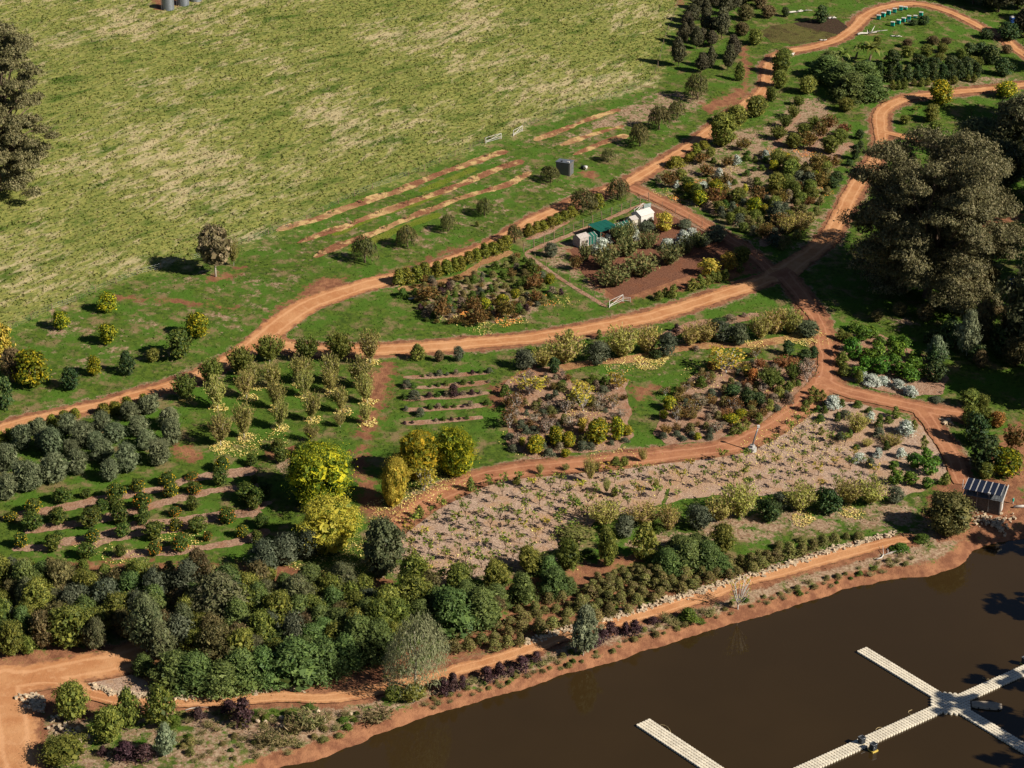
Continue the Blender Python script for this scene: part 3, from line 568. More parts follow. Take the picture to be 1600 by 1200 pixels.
species('tea_b', rep(lambda s: crown(s, 1800, .033, 'round', .03, 26, .14, 2.8, 1.), 3, 30), m_teab, [trunk_me('trunk', bd, .4, .03, 4, 7)], name='brown_green_tree')
species('cone', rep(lambda s: crown(s, 1000, .042, 'ovoid', .02, 18, .14, 2.4, 1.), 2), m_tea, [trunk_me('trunk', bd, .4, .03, 3, 8, .1)], name='conical_tree')
species('dwarf', rep(lambda s: crown(s, 500, .055, 'ovoid', .0, 10, .17, 1.8, .8), 2), m_tea, name='conical_shrub')
species('low', rep(lambda s: crown(s, 520, .055, 'dome', .0, 12, .18, 2.)), m_low, name='low_shrub')
species('purple', rep(lambda s: crown(s, 520, .055, 'dome', .0, 11, .19, 2.)), m_pur, name='purple_shrub')
species('mulberry', rep(lambda s: crown(s, 9000, .0135, 'round', .0, 60, .11, 2.2, 1.), 2), m_mul, [trunk_me('trunk', bk, .3, .03, 7, 9)], name='yellowing_tree')
species('mulberry_y', rep(lambda s: crown(s, 8000, .015, 'round', .0, 54, .11, 2.0, 1.), 2, 9), m_muly, [trunk_me('trunk', bk, .3, .03, 7, 9)], name='yellow_tree')
species('yellow', rep(lambda s: crown(s, 700, .05, 'round', .04, 12, .19, 1.5), 2, 3), m_muly, [trunk_me('trunk', bk, .3, .03, 5, 9)], name='yellow_shrub')
species('yellowgreen', rep(lambda s: crown(s, 900, .05, 'round', .04, 14, .19, 1.6), 2, 4), m_mul, [trunk_me('trunk', bk, .3, .03, 5, 9)], name='yellow_green_tree')
for k, mt, nm in (('fig', m_fig, 'fig_sapling'), ('fig_y', m_muly, 'yellow_sapling')):
    cr, tr = [], []
    for s in range(4):
        q, tips = crown_tufts(s + 11, 7, 15, .075); cr.append(q); tr.append(trunk_me('trunk', bk, .3, .026, seed=s, tips=tips, r2=.5))
    species(k, cr, mt, tr, bush=False, name=nm)
cr, tr = [], []
for s in range(3):
    q, tips = crown_tufts(s + 31, 26, 24, .042, 1.6, .15); cr.append(q); tr.append(trunk_me('trunk', M['deadwood'], .14, .022, seed=s, tips=tips, r2=.6))
species('twiggy', cr, m_brown, tr, bush=False, name='sparse_shrub'); species('twiggy_y', cr, m_muly, tr, bush=False, name='sparse_yellow_shrub'); species('twiggy_grey', cr, m_grey, tr, bush=False, name='bare_twig_shrub')
species('brown', rep(lambda s: crown_vase(s, 60, 16, .05, .02, .48, 2.), 3, 8), m_brown, name='brown_shrub')
species('rust', rep(lambda s: crown_vase(s, 60, 16, .05, .02, .48, 2.), 2, 9), m_rust, name='rust_shrub')
species('orange', rep(lambda s: crown(s, 700, .05, 'round', .04, 12, .19, 1.5), 2, 6), m_oran, [trunk_me('trunk', bk, .3, .03, 5, 9)], name='orange_tree')
species('upright', rep(lambda s: crown_vase(s, 70, 22, .05, .0, .5, 2.6, .12), 3, 3), L('leaf_upright', (62, 74, 38), (116, 122, 70), (140, 132, 80)), name='upright_bush')
species('green', rep(lambda s: crown(s, 560, .055, 'dome', .0, 11, .19, 1.8), 2), m_green, name='green_shrub')
species('silver', rep(lambda s: crown(s, 650, .05, 'dome', .0, 12, .19, 2.), 2), m_sil, name='silver_shrub')
species('grey', rep(lambda s: crown(s, 520, .055, 'dome', .0, 11, .19, 2.4), 2, 3), m_acag, name='grey_green_shrub')
species('twig', rep(lambda s: crown(s, 420, .06, 'dome', .0, 10, .19, 4.), 2, 5), m_grey, name='grey_brown_shrub')
species('pale', rep(lambda s: crown_vase(s, 130, 20, .04, .02, .52, 2.6, .1), 3, 5), m_pale, [trunk_me('trunk', bk, .1, .02, 8, 5, .35, .7)], name='pale_acacia')
species('glossy', rep(lambda s: crown(s, 420, .075, 'round', .04, 12, .19, 1.8), 3), m_glos, [trunk_me('trunk', bk, .3, .03, 4, 3)], name='glossy_fruit_tree')
species('darkbush', rep(lambda s: crown(s, 900, .05, 'round', .0, 14, .19, 1.8), 3), m_dkg, [trunk_me('trunk', bd, .3, .03, 4, 3)], name='dark_green_bush')
species('darkcone', rep(lambda s: crown(s, 900, .045, 'ovoid', .0, 16, .16, 2., 1.), 2), m_dkg, name='dark_hedge_conifer')
species('banana', [crown_banana(s) for s in (1, 2, 3)], m_ban, [trunk_me('trunk', M['bark'], .45, .05, 0, 3)], bush=False, name='banana_plant')
species('gum', rep(lambda s: crown(s, 3400, .026, 'ovoid', .12, 34, .14, 2.4, -.6), 3), m_gumd, [trunk_me('trunk', bp, .55, .02, 8, 4, .28)], bush=False, name='gum_tree')
species('gum_dark', rep(lambda s: crown(s, 2600, .03, 'round', .06, 26, .15, 2.2, -.3), 2), m_gumd, [trunk_me('trunk', bp, .5, .025, 6, 4)], bush=False, name='dark_gum_tree')
species('gum_open', rep(lambda s: crown(s, 1500, .036, 'round', .24, 13, .15, 2.2, -.3, .7, .06), 2), m_gum, [trunk_me('trunk', bp, .5, .022, 9, 4, .34, .85)], bush=False, name='open_gum_tree')
species('gum_blue', rep(lambda s: crown(s, 2600, .026, 'ovoid', .1, 24, .14, 2.6, -.8), 2), m_gumb, [trunk_me('trunk', bp, .5, .018, 6, 4, .25)], bush=False, name='young_gum_tree')
species('gum_weep', rep(lambda s: crown_weep(s, 420, 24, .017, .12), 2), L('leaf_gum_weep', (84, 92, 62), (134, 138, 100), (108, 110, 78), .25), [trunk_me('trunk', bp, .45, .02, 8, 4, .3)], bush=False, name='drooping_gum_tree')
species('bare', [(lambda q: q[0])(crown_tufts(5, 22, 8, .03, 1.5, .3))], m_muly, [trunk_me('trunk', M['deadwood'], .18, .028, seed=2, tips=crown_tufts(5, 22, 8, .03, 1.5, .3)[1], r2=.7)], bush=False, name='bare_tree')
species('bushgum', rep(lambda s: crown(s, 3200, .028, 'round', .03, 30, .15, 2., -.2), 2), L('leaf_bushgum', (84, 80, 42), (136, 122, 72), (70, 72, 36)), [trunk_me('trunk', bd, .4, .025, 6, 7)], name='bushy_gum_tree')
species('reed', rep(lambda s: crown_vase(s, 60, 8, .11, .0, .5, 7., .05), 2, 3), L('leaf_reed', (110, 104, 62), (166, 150, 104), (84, 92, 44)), name='grass_clump')

PLACED = []
def plant(key, px, py, w, h, label, group, cat, gscale=1.0):
    """px, py: where it stands in the photo; w, h: its size there. Sizes become metres through the distance."""
    s = SP[key]; g = np.random.default_rng(int(px * 31 + py * 77)); wy = h
    dep = PITCH + math.atan((py - 600) / FPX); k, c = math.sin(dep), math.cos(dep)
    if s['bush']:
        py2 = py - .36 * w * k; hm = math.sqrt(max(h * h - (w * k * .8) ** 2, (.55 * h) ** 2)) / c
    else: py2 = py - .1 * w * k; hm = max(h - .1 * w * k, .6 * h) / c * .97
    loc, sc = at1(px, py2); wm, hm = w / sc * 1.05 * WIDE.get(key, 1), hm / sc * 1.02 * HIGH.get(key, 1)
    i = int(g.integers(0, 1000)); me = s['c'][i % len(s['c'])]
    if s['t'] or s['fruit']:
        o = thing(s['name'], label, cat, loc, g.random() * 6.283, group)
        obj('crown', me, o)
        if s['t']: obj('trunk', s['t'][i % len(s['t']) if len(s['t']) == len(s['c']) else 0], o)
        if s['fruit']: obj('fruit', s['fruit'][i % len(s['fruit'])], o, kind='stuff')
    else:
        o = obj(s['name'], me, label=label, category=cat, group=group); o.location = loc; o.rotation_euler = (0, 0, g.random() * 6.283)
    o.rotation_euler = (g.normal() * .05, g.normal() * .05, g.random() * 6.283); e = .86 + .28 * g.random(); o.scale = (wm * e, wm / e, hm); PLACED.append((px, py2, w)); return o
USED = {}
def place(key, pts, fmt, group, cat='shrub'):
    """fmt: a label with {o} for the rank from the left; a lone plant needs none"""
    pts = sorted(pts); base = fmt.replace('{o}', '#'); n0 = USED.get(base, 0); assert n0 == 0, fmt; USED[base] = 1; n = len(pts)
    for i, (x, y, w, h) in enumerate(pts):
        plant(key, x, y, w, h, fmt.format(o='leftmost' if i == 0 and n > 1 else 'rightmost' if i == n - 1 and n > 1 else ordinal(i) + ' from the left') if n > 1 else fmt.replace(', {o}', ''), group, cat)
def fill(poly, spacing, mix, sizes, fmt, group, seed, cat='shrub', clear=.42, limit=400, asp=1.0, grow=None):
    """plants standing irregularly inside an outline; mix: {species: (share, wording)}"""
    g = np.random.default_rng(seed); L = np.array(poly, float); lo, hi = L.min(0), L.max(0); pts = []; ks = list(mix); pr = np.array([mix[k][0] for k in ks], float); pr /= pr.sum()
    by = {k: [] for k in ks}
    for _ in range(int(26 * (hi - lo).prod() / spacing ** 2)):
        p = lo + (hi - lo) * g.random(2)
        if len(pts) >= limit or not inside([p], L)[0]: continue
        w = sizes[0] + (sizes[1] - sizes[0]) * g.random()
        if any(((p[0] - q[0]) ** 2 + ((p[1] - q[1]) * 1.7) ** 2) < spacing ** 2 for q in pts): continue
        if any(((p[0] - q[0]) ** 2 + ((p[1] - q[1]) * 1.7) ** 2) < (clear * (q[2] + w)) ** 2 for q in PLACED): continue
        pts.append(p); k = ks[g.choice(len(ks), p=pr)]; by[k].append((p[0], p[1] + w * .2, w, w * asp * (.85 + .3 * g.random())))
    for k in ks:
        if by[k]: place(k, by[k], fmt.replace('%', mix[k][1]), group, mix[k][2] if len(mix[k]) > 2 else cat)
# ------------------------------------------------------------------ plants, group by group, as read off the photograph
# lone trees on the grass at left
G = 'trees on the grass left of the upper road'
place('gum_open', [(337,434,54,80)], 'lone dark gum tree casting a round shadow on the meadow edge', G, 'tree')
place('vase', [(365,416,22,38)], 'thin brown sapling beside the lone dark gum tree', G, 'tree')
place('citrus', [(283,566,41,46)], 'large dark green round tree beside the upper road', G, 'tree')
place('darkcone', [(200,590,26,37)], 'dark green conical tree on the grass above the olive grove', G, 'tree')
place('yellowgreen', [(170,492,28,31),(97,517,26,28),(168,541,28,32),(310,531,34,38),(148,590,22,30)], 'small yellow-green tree near the meadow fence, {o}', G, 'tree')
place('tea', [(240,568,20,21)], 'small brownish shrub left of the large dark round tree', G)
place('darkbush', [(110,613,31,33)], 'dark green bush between the olive grove and the left cluster', G)
place('yellowgreen', [(52,612,50,56)], 'bushy yellow-green tree at the left edge above the road', 'cluster at the left edge above the road', 'tree')
place('yellow', [(3,570,34,62)], 'golden yellow tree cut by the left edge', 'cluster at the left edge above the road', 'tree')
place('tea_b', [(22,600,42,50)], 'brownish tree between the yellow trees at the left edge', 'cluster at the left edge above the road', 'tree')
place('darkbush', [(8,643,32,52)], 'dark bush at the left edge just above the road', 'cluster at the left edge above the road')
# road-side row and the orchard of upright trees
place('vase_g', [(290,626,32,40),(331,606,32,46),(375,587,37,44),(421,566,38,40),(479,564,33,38),(530,566,38,46)], 'upright green tree in the row along the road bend, {o}', 'upright orchard trees', 'tree')
for i, row in enumerate([[(579,569,40,46),(565,607,40,45),(517,602,34,42),(467,602,34,42),(425,607,32,36),(398,606,28,34)],
        [(340,640,36,44),(385,624,32,40),(432,642,28,40),(475,622,28,40),(516,616,26,36),(574,632,30,43)],
        [(345,698,38,46),(382,686,34,50),(437,671,27,41),(486,659,28,43),(534,646,24,36),(572,663,22,28)], [(486,691,22,26),(532,668,18,20)]]):
    place('vase', row, f'pale yellow orchard tree, {{o}} in the {ORD[i]} row down', 'upright orchard trees', 'tree')
# olive grove
OL = '810 240 120 115;940 200 130 115;640 310 120 125;870 340 140 125;1050 300 130 135;1075 400 115 170|250 330 90 110;430 330 120 130;520 400 140 145;710 380 120 125;920 420 130 115;1000 525 135 165|140 420 130 150;340 470 150 175;640 500 150 145;800 572 135 185;490 580 130 155|50 560 150 170;180 692 180 195;350 640 170 185;690 620 120 135;40 742 130 165|-60 640 150 170;440 470 110 110;590 420 110 110;280 420 120 120'
for i, r in enumerate(OL.split('|')):
    place('olive', C(0, 600, 4, r), f'grey-green olive tree in the grove, {{o}} in the {ORD[i]} row down', 'olive grove at left', 'tree')
place('hedge', C(0, 600, 4, '650 205 100 75;720 195 95 75;800 172 105 78;900 142 85 72;470 222 75 62;330 285 92 82;400 235 80 60;200 305 84 64;60 372 92 82;0 385 80 80;130 340 80 60'), 'clipped bush between the olives and the road, {o}', 'hedge above the olive grove', 'bush')
# citrus block
CIT = [('o', '70 870 85 60 y;215 830 110 100 y;390 760 110 100 n;540 725 60 60 n;735 745 115 110 y;865 690 90 85 y;1045 648 100 82 y;1200 606 80 45 o;1385 562 100 90 y;1570 522 80 70 n'),
 ('p', '210 930 130 110 n;370 892 120 100 n;560 922 135 132 n;735 800 100 90 n;890 802 102 112 o;1070 722 92 92 y;1215 702 90 80 o;1380 652 92 112 n;1590 632 55 50 n'),
 ('q', '135 1037 92 92 y;330 1062 112 100 n;370 990 72 62 n;585 1002 92 82 y;750 892 112 112 n;900 892 102 102 n;1100 838 72 62 o;1210 802 74 90 n;1420 882 112 90 o;1585 802 82 92 n'),
 ('r', '550 1112 112 100 n;770 972 92 92 n;960 992 132 112 n;1100 932 82 82 y;1240 942 112 102 n;1550 752 142 112 n;1650 700 90 80 n;640 810 90 80 n'),
 ('s', '755 1092 74 82 n;970 1087 74 92 o;1130 1067 114 114 o;1300 990 54 62 o;1510 972 74 82 y;1640 900 80 80 n;1610 1010 80 80 n')]
for i, (_, r) in enumerate(CIT):
    pts = {'y': [], 'o': [], 'n': []}; lst = []
    for q in r.split(';'):
        a = q.split(); p = C(0, 600, 4, ' '.join(a[:4]))[0]; pts[a[4]].append(p); lst.append(p[:2])
    for k, sp, wd in (('y', 'citrus_y', 'citrus tree dotted with yellow fruit'), ('o', 'citrus_o', 'citrus tree dotted with orange fruit'), ('n', 'citrus', 'fruitless dark citrus tree')):
        if pts[k]: place(sp, pts[k], f'{wd}, {{o}} in the {ORD[i]} citrus row down', 'citrus orchard at lower left', 'tree')
    ln = np.array(sorted((x, y - 2) for x, y in lst)); ln[:, 1] = np.convolve(np.pad(ln[:, 1], 2, 'edge'), np.ones(5) / 5, 'valid')
    strip('planting_strip', at(smooth_line(np.vstack([ln[:1] - [14, -4], ln, ln[-1:] + [14, -3]])))[0][:, :2], 2.0, M['mulch_tan'], .035, .7, 5, .5, 80 + i, True, label=f'mulched strip under the {ORD[i]} citrus row down', category='strip')
place('citrus', C(400, 600, 4, '140 428 88 78;285 472 100 92;150 502 92 100;10 770 90 110;30 912 74 84'), 'dark citrus tree beside the big yellow-green tree, {o}', 'citrus orchard at lower left', 'tree')
# big yellow trees
G = 'big yellowing trees'
place('mulberry', [(497,800,106,94)], 'biggest yellow-green tree at the end of the citrus rows', G, 'tree')
place('mulberry_y', [(520,872,88,84)], 'bright yellow tree below the biggest yellow-green tree', G, 'tree')
place('mulberry', [(652,756,64,74)], 'left tree of the yellow pair above the road bend', G, 'tree')
place('mulberry', [(710,750,64,72)], 'right tree of the yellow pair above the road bend', G, 'tree')
place('mulberry_y', [(614,795,48,72)], 'yellow tree standing lowest in the clump beside the road end', G, 'tree')
place('twiggy_y', [(662,768,36,40)], 'pale thinning tree in front of the yellow pair', G, 'tree')
place('gum_dark', [(597,905,66,92)], 'dark rounded gum tree between the bright yellow tree and the saplings', G, 'tree')
place('olive_young', [(480,877,46,50),(448,887,46,46),(412,902,50,50)], 'grey shrub below the citrus orchard, {o}', 'grey shrubs below the citrus')
# little trees standing along roads
place('dwarf', [(655,812,14,20),(735,770,14,22)], 'small dark conical shrub on the edge of the lower road, {o}', 'little conical shrubs along the roads')
place('dwarf', [(890,533,16,17),(936,531,12,15)], 'small conical shrub on the verge below the fenced garden, {o}', 'little conical shrubs along the roads')
# vegetable strips
place('cone', [(654,566,22,26)], 'small conical tree at the head of the vegetable strips', 'plants in the vegetable strips')
place('tea_b', [(686,567,14,18)], 'round brownish shrub at the head of the vegetable strips', 'plants in the vegetable strips')
place('olive_young', [(716,567,17,24)], 'grey-green shrub at the head of the vegetable strips', 'plants in the vegetable strips')
g7 = np.random.default_rng(5)
for i, (a, b, c, d) in enumerate(VEG):
    by = {}
    for t in np.linspace(.03, .97, 11):
        if g7.random() < .75:
            k = g7.choice(['grey', 'twig', 'green', 'green', 'purple']); s = 6 + 7 * g7.random(); by.setdefault(k, []).append((a + (c - a) * t, b + (d - b) * t + 1.5, s, s * .7))
    for k, v in by.items():
        place(k, v, {'grey': 'grey-green', 'twig': 'dry brown', 'green': 'green', 'purple': 'dark purple'}[k] + f' plant, {{o}} alike in the {ORD[i]} vegetable strip', 'plants in the vegetable strips', 'plant')
place('grey', C(400, 600, 4, '990 105 80 60;1025 205 70 50;940 30 70 50'), 'grey cushion plant in the vegetable strips, {o}', 'plants in the vegetable strips', 'plant')
place('purple', C(400, 600, 4, '1230 85 90 70'), 'largest dark purple bush in the vegetable strips', 'plants in the vegetable strips', 'plant')
# weeping trees and saplings in the upper field
place('pepper', [(570,415,37,41),(637,390,32,34),(701,364,25,27),(757,340,27,27),(860,288,31,25),(951,255,22,20),(1000,232,33,35),(1030,206,34,37),(1059,188,30,28),(1090,159,38,41)], 'weeping tree in the upper field row, {o}', 'weeping trees in the upper field', 'tree')
place('pepper', [(910,336,40,36),(965,316,37,33),(804,382,26,28)], 'weeping tree beside the road above the fenced garden, {o}', 'weeping trees in the upper field', 'tree')
place('dwarf', [(746,355,7,9)], 'tiny green shrub between two weeping trees', 'weeping trees in the upper field')
place('cone', [(1155,128,15,29)], 'narrow conical tree beside the bare red strip', 'trees near the dark tree stand', 'tree')
place('tea', [(1128,233,41,52),(1152,201,35,33),(1181,186,37,33)], 'round olive-green tree on the right side of the upper road, {o}', 'round trees along the upper road', 'tree')
for i, row in enumerate(ROWS_UP[:3]):
    q = smooth_line(row, 3)[1::3]; place('fig', [(x + 2, y + 1, 7, 9) for x, y in q[::1]], f'tiny sapling, {{o}} in the {ORD[i]} upper-field strip', 'saplings in the upper field strips', 'sapling')
# clipped hedge along the upper road
place('hedge', [(625,447,23,24),(637,445,23,24),(650,442,23,24),(663,437,22,24),(682,435,22,24),(697,430,23,22),(710,427,21,22),(719,424,20,22),(733,413,21,18),(744,410,20,20),(757,404,22,22),(770,400,20,20),(781,396,20,20),(791,391,20,22)], 'bush in the long hedge on the upper road, {o}', 'hedge along the upper road', 'bush')
place('hedge', [(827,370,20,18),(838,366,18,18),(848,362,18,16),(860,358,20,18),(870,352,18,17),(881,348,18,17),(895,340,20,16),(935,328,22,23)], 'clipped bush in the short hedge above the fenced garden, {o}', 'hedge along the upper road', 'bush')
# shrub garden left of the fenced garden
GA = lambda t: C(620, 390, 6.154, t)
G = 'shrub garden left of the fenced garden'
place('brown', GA('430 690 200 200;800 750 190 190;1050 690 180 190;730 600 140 130;300 530 200 170;1330 400 170 140;1330 520 130 110'), 'brown-leaved shrub in the shrub garden, {o}', G)
place('green', GA('490 540 110 90;740 335 90 80;900 420 80 80;1180 390 130 80;60 470 120 90;180 450 90 70;1000 540 110 100;1170 620 110 90;560 470 80 60'), 'green rounded shrub in the shrub garden, {o}', G)
place('yellowgreen', GA('850 590 110 110;1010 550 110 110;1130 480 90 90;1470 340 100 100'), 'bright yellow-green shrub in the shrub garden, {o}', G)
place('purple', GA('495 395 85 80;1250 605 75 75;420 430 90 60;1580 440 60 60;225 585 70 60'), 'dark purple-brown ball shrub in the shrub garden, {o}', G)
place('citrus', GA('1290 250 110 150'), 'dark shrub at the top corner of the shrub garden', G)
fill([(640,425),(690,445),(760,425),(812,400),(850,430),(868,468),(800,500),(735,508),(665,505),(655,480)], 12, {'brown': (4, 'brown'), 'grey': (1, 'grey-green'), 'twig': (1.2, 'dry twiggy'), 'low': (3, 'olive-brown'), 'green': (1.5, 'green')}, (9, 17), '% shrub filling the shrub garden, {o} alike', G, 3, asp=.8, clear=.3)
# fenced garden
ENC = lambda t: C(880, 320, 10, t); EN2 = lambda t: C(800, 300, 4, t)
G = 'plants inside the fenced garden'
place('upright', EN2('590 500 160 150;640 610 200 130;800 550 210 140;720 420 140 120;980 470 160 130;850 370 120 110;670 340 100 130;730 320 90 130;460 440 80 110;1090 400 110 110;1170 360 110 100'), 'dark upright bush inside the fenced garden, {o}', G, 'bush')
place('silver', EN2('555 400 130 100;970 375 110 75;1065 340 110 90;1120 290 80 60;600 330 60 60;770 310 60 90'), 'silver-leaved shrub inside the fenced garden, {o}', G)
place('yellow', EN2('950 255 110 115'), 'round yellow fruit tree beside the white shed', G, 'tree')
place('olive_young', EN2('240 415 90 90;1275 330 130 110;1200 350 90 80;840 260 100 70;1080 240 100 60'), 'grey-green shrub inside the fenced garden, {o}', G)
place('brown', EN2('400 500 80 90;660 290 60 60;860 220 60 50'), 'brown shrub inside the fenced garden, {o}', G)
G = 'bushes between the fenced garden and the road'
place('dwarf', EN2('915 685 70 60;960 660 55 55;1005 670 75 85;1125 625 75 80;1175 615 70 85;1215 600 60 75;1250 575 65 75;1290 570 50 70;1330 550 60 60;1425 510 60 60'), 'rounded olive bush in the row below the fenced garden, {o}', G, 'bush')
place('yellow', EN2('1235 540 120 110;1355 500 110 110'), 'golden bush behind the row below the fenced garden, {o}', G, 'bush')
place('tea', EN2('1430 460 110 110'), 'olive-brown tree at the corner of the fenced garden', G, 'tree')
# shrub orchard between the upper roads
K1 = lambda t: C(1010, 170, 6.667, t)
G = 'shrub orchard between the upper roads'
place('hedge', K1('300 630 200 120;430 560 100 80;520 480 110 110;600 430 110 90;470 540 90 80'), 'clipped green bush along the track above the fenced garden, {o}', G, 'bush')
place('silver', K1('945 590 95 100;755 740 110 110;590 850 120 80;850 840 70 80;1240 530 110 90;315 835 60 90'), 'white-flowering shrub in the shrub orchard, {o}', G)
place('brown', K1('230 840 180 170;830 400 180 150;1000 450 150 130;580 590 150 120;620 720 160 120;800 830 170 140;1150 1020 180 190;850 630 130 120'), 'brown autumn shrub in the shrub orchard, {o}', G)
place('green', K1('700 570 80 60;1060 490 80 50;1040 550 110 60;1130 560 80 60;1050 710 100 65;1120 650 70 45;1240 560 90 60;920 800 80 60;820 1040 120 80;420 950 120 70;1150 800 120 80;340 890 80 60;1200 650 100 60;870 1160 110 70'), 'green clipped shrub in the shrub orchard, {o}', G)
place('yellowgreen', K1('550 1020 170 150;1330 650 110 100;1440 580 110 110'), 'yellow-leaved shrub in the shrub orchard, {o}', G)
place('yellow', K1('1025 890 60 100;1050 1090 50 60'), 'small golden shrub in the shrub orchard, {o}', G)
place('tea', K1('430 850 150 130;950 1010 170 170;1340 910 190 220;1500 730 190 190;1540 950 160 180;660 520 120 110;360 760 140 120;1330 1080 150 160;970 1160 160 120;1140 1180 170 110;1480 1170 150 100'), 'olive-green shrub in the shrub orchard, {o}', G)
place('twig', K1('640 1050 110 70;120 760 90 70;1080 790 90 70;1480 970 110 120;690 1100 80 50;1190 500 70 60'), 'grey-brown twiggy shrub in the shrub orchard, {o}', G)
fill([(1060,300),(1100,325),(1180,375),(1235,368),(1262,330),(1300,262),(1270,255),(1225,300),(1180,330),(1110,290)], 14, {'brown': (2, 'brown'), 'tea': (3, 'olive'), 'low': (2, 'low brownish'), 'grey': (2, 'grey-green'), 'yellowgreen': (1.2, 'yellowish')}, (14, 26), '% shrub low in the shrub orchard, {o} alike', G, 5, clear=.34)
G = 'orchard block beside the curving road'
C4 = lambda t: C(1200, 0, 4, t)
place('vase_g', C4('160 745 80 85;110 800 80 80;60 875 95 85;290 792 75 65'), 'dark green tree, {o} in the left rows of the orchard block', G, 'tree')
place('brown', C4('250 945 100 110;330 885 100 110;385 825 90 95;310 1092 105 120'), 'brown-green tree, {o} in the middle row of the orchard block', G, 'tree')
place('tea', C4('150 935 105 92;390 972 112 112;445 905 92 92;60 1050 110 100;150 1092 130 105;230 860 100 80'), 'olive tree in the orchard block, {o}', G, 'tree')
place('rust', C4('475 862 82 82'), 'orange-tipped tree at the top of the orchard block', G, 'tree')
place('darkbush', C4('570 875 60 60;540 1002 62 92;575 935 50 50;430 1142 92 64;400 1180 90 60;510 1042 50 40'), 'small dark bush beside the curving road, {o}', G, 'bush')
place('low', C(1200, 300, 4, '370 20 60 50;335 85 60 60;305 150 60 55;265 185 70 55;180 300 60 60;90 365 70 60;120 330 50 50;230 250 90 60'), 'low bush on the verge of the red junction, {o}', G, 'bush')
place('pale', C(1200, 300, 4, '190 260 150 110;120 270 120 100'), 'pale greenish bush near the road junction, {o}', G, 'bush')
place('grey', C(1200, 300, 4, '50 200 120 130;40 345 110 70'), 'grey-green bush near the road junction, {o}', G, 'bush')
place('tea', C4('80 480 120 140;100 400 110 90;70 560 110 110;20 640 80 90;245 595 120 110;190 665 70 60;480 705 100 85'), 'round olive bush between the two upper roads, {o}', 'bushes between the two upper roads', 'bush')
# dark stand of trees at the top
J = lambda t: C(1040, 0, 10, t)
G = 'dark tree stand at the top'
place('cypress', J('205 1038 220 465;480 772 190 365;550 1142 200 315;720 1075 180 350;965 1105 185 410;270 690 200 340;390 640 150 310;720 730 220 250;400 360 230 300;620 520 200 380;620 320 200 340;870 610 250 480;1060 935 230 390;750 520 200 250;930 240 210 320;780 130 200 300;520 150 200 250;1080 160 220 280;330 440 180 260;560 700 170 260;1260 60 220 200;660 60 200 200;880 20 200 200;480 -20 180 200'), 'dark tree in the stand at the top, {o}', G, 'tree')
place('tea_b', J('1240 340 260 240;1190 580 240 210;1480 150 240 240;1600 300 240 200;1380 20 240 160'), 'brownish bush on the right side of the dark stand, {o}', G, 'bush')
place('tea', J('1395 725 250 250'), 'olive bush on the bank right of the dark stand', G, 'bush')
# top right: wattle thicket, bananas, dark hedge, pale conical shrubs
T = lambda t: C(1240, 60, 4.444, t)
G = 'thicket at the upper right'
place('acacia', T('220 300 220 160;400 440 260 180;540 440 180 160;330 360 200 170;480 330 200 150;260 220 160 120'), 'yellow-flecked wattle bush in the upper right thicket, {o}', G, 'bush')
place('banana', T('520 180 180 150;340 200 150 130;430 150 140 120'), 'banana clump in the thicket at upper right, {o}', G, 'plant')
place('darkcone', T('600 300 80 120;660 310 80 120;720 305 80 120;790 310 80 120;850 300 80 110;910 300 80 120;970 305 80 120;1030 300 80 120;1090 300 80 110;1150 290 80 110;1210 285 80 110;1270 280 80 110'), 'dark tree in the solid hedge at upper right, {o}', G, 'bush')
place('darkbush', T('680 200 120 110;500 260 120 100;1220 150 110 110;1290 150 110 110;1370 190 130 130;1450 270 120 120;870 200 110 80;960 220 110 80;1090 220 120 90;1200 220 110 80'), 'dark green bush behind the hedge at upper right, {o}', G, 'bush')
place('tea', T('790 140 90 80;920 140 90 90;1030 110 90 70;1010 170 90 60;1160 170 80 90;1240 190 90 60;580 60 60 70'), 'sunlit yellowish bush behind the hedge at upper right, {o}', G, 'bush')
place('cone', T('685 360 50 65;725 360 45 65;765 357 55 80;885 338 55 60;932 333 45 55;1115 325 60 60;1210 305 40 50;1253 310 50 55;1300 195 40 60;835 335 50 50'), 'small tan conical shrub in front of the dark hedge, {o}', G)
place('tea_b', T('965 50 90 60;1060 50 90 50;790 70 80 60;1480 110 80 60'), 'brown bush on the lawn near the teal hives, {o}', G, 'bush')
place('darkbush', C4('330 150 90 110;1360 250 90 60;110 110 50 60;970 160 80 55;910 165 50 40'), 'dark shrub on the top lawn, {o}', 'shrubs on the top lawn')
G = 'trees on the right lawn'
place('yellowgreen', T('1020 480 160 170;1475 425 150 110;1222 740 130 120'), 'yellow-green tree on the right lawn, {o}', G, 'tree')
place('yellow', T('1500 680 120 115'), 'round yellow tree at the right edge of the right lawn', G, 'tree')
place('tea', T('955 590 130 120;980 670 110 90;770 600 80 60'), 'olive bush on the right lawn, {o}', G, 'bush')
place('fig', T('1235 540 50 60;1120 660 40 70;860 505 70 40'), 'thin sapling on the right lawn, {o}', G, 'sapling')
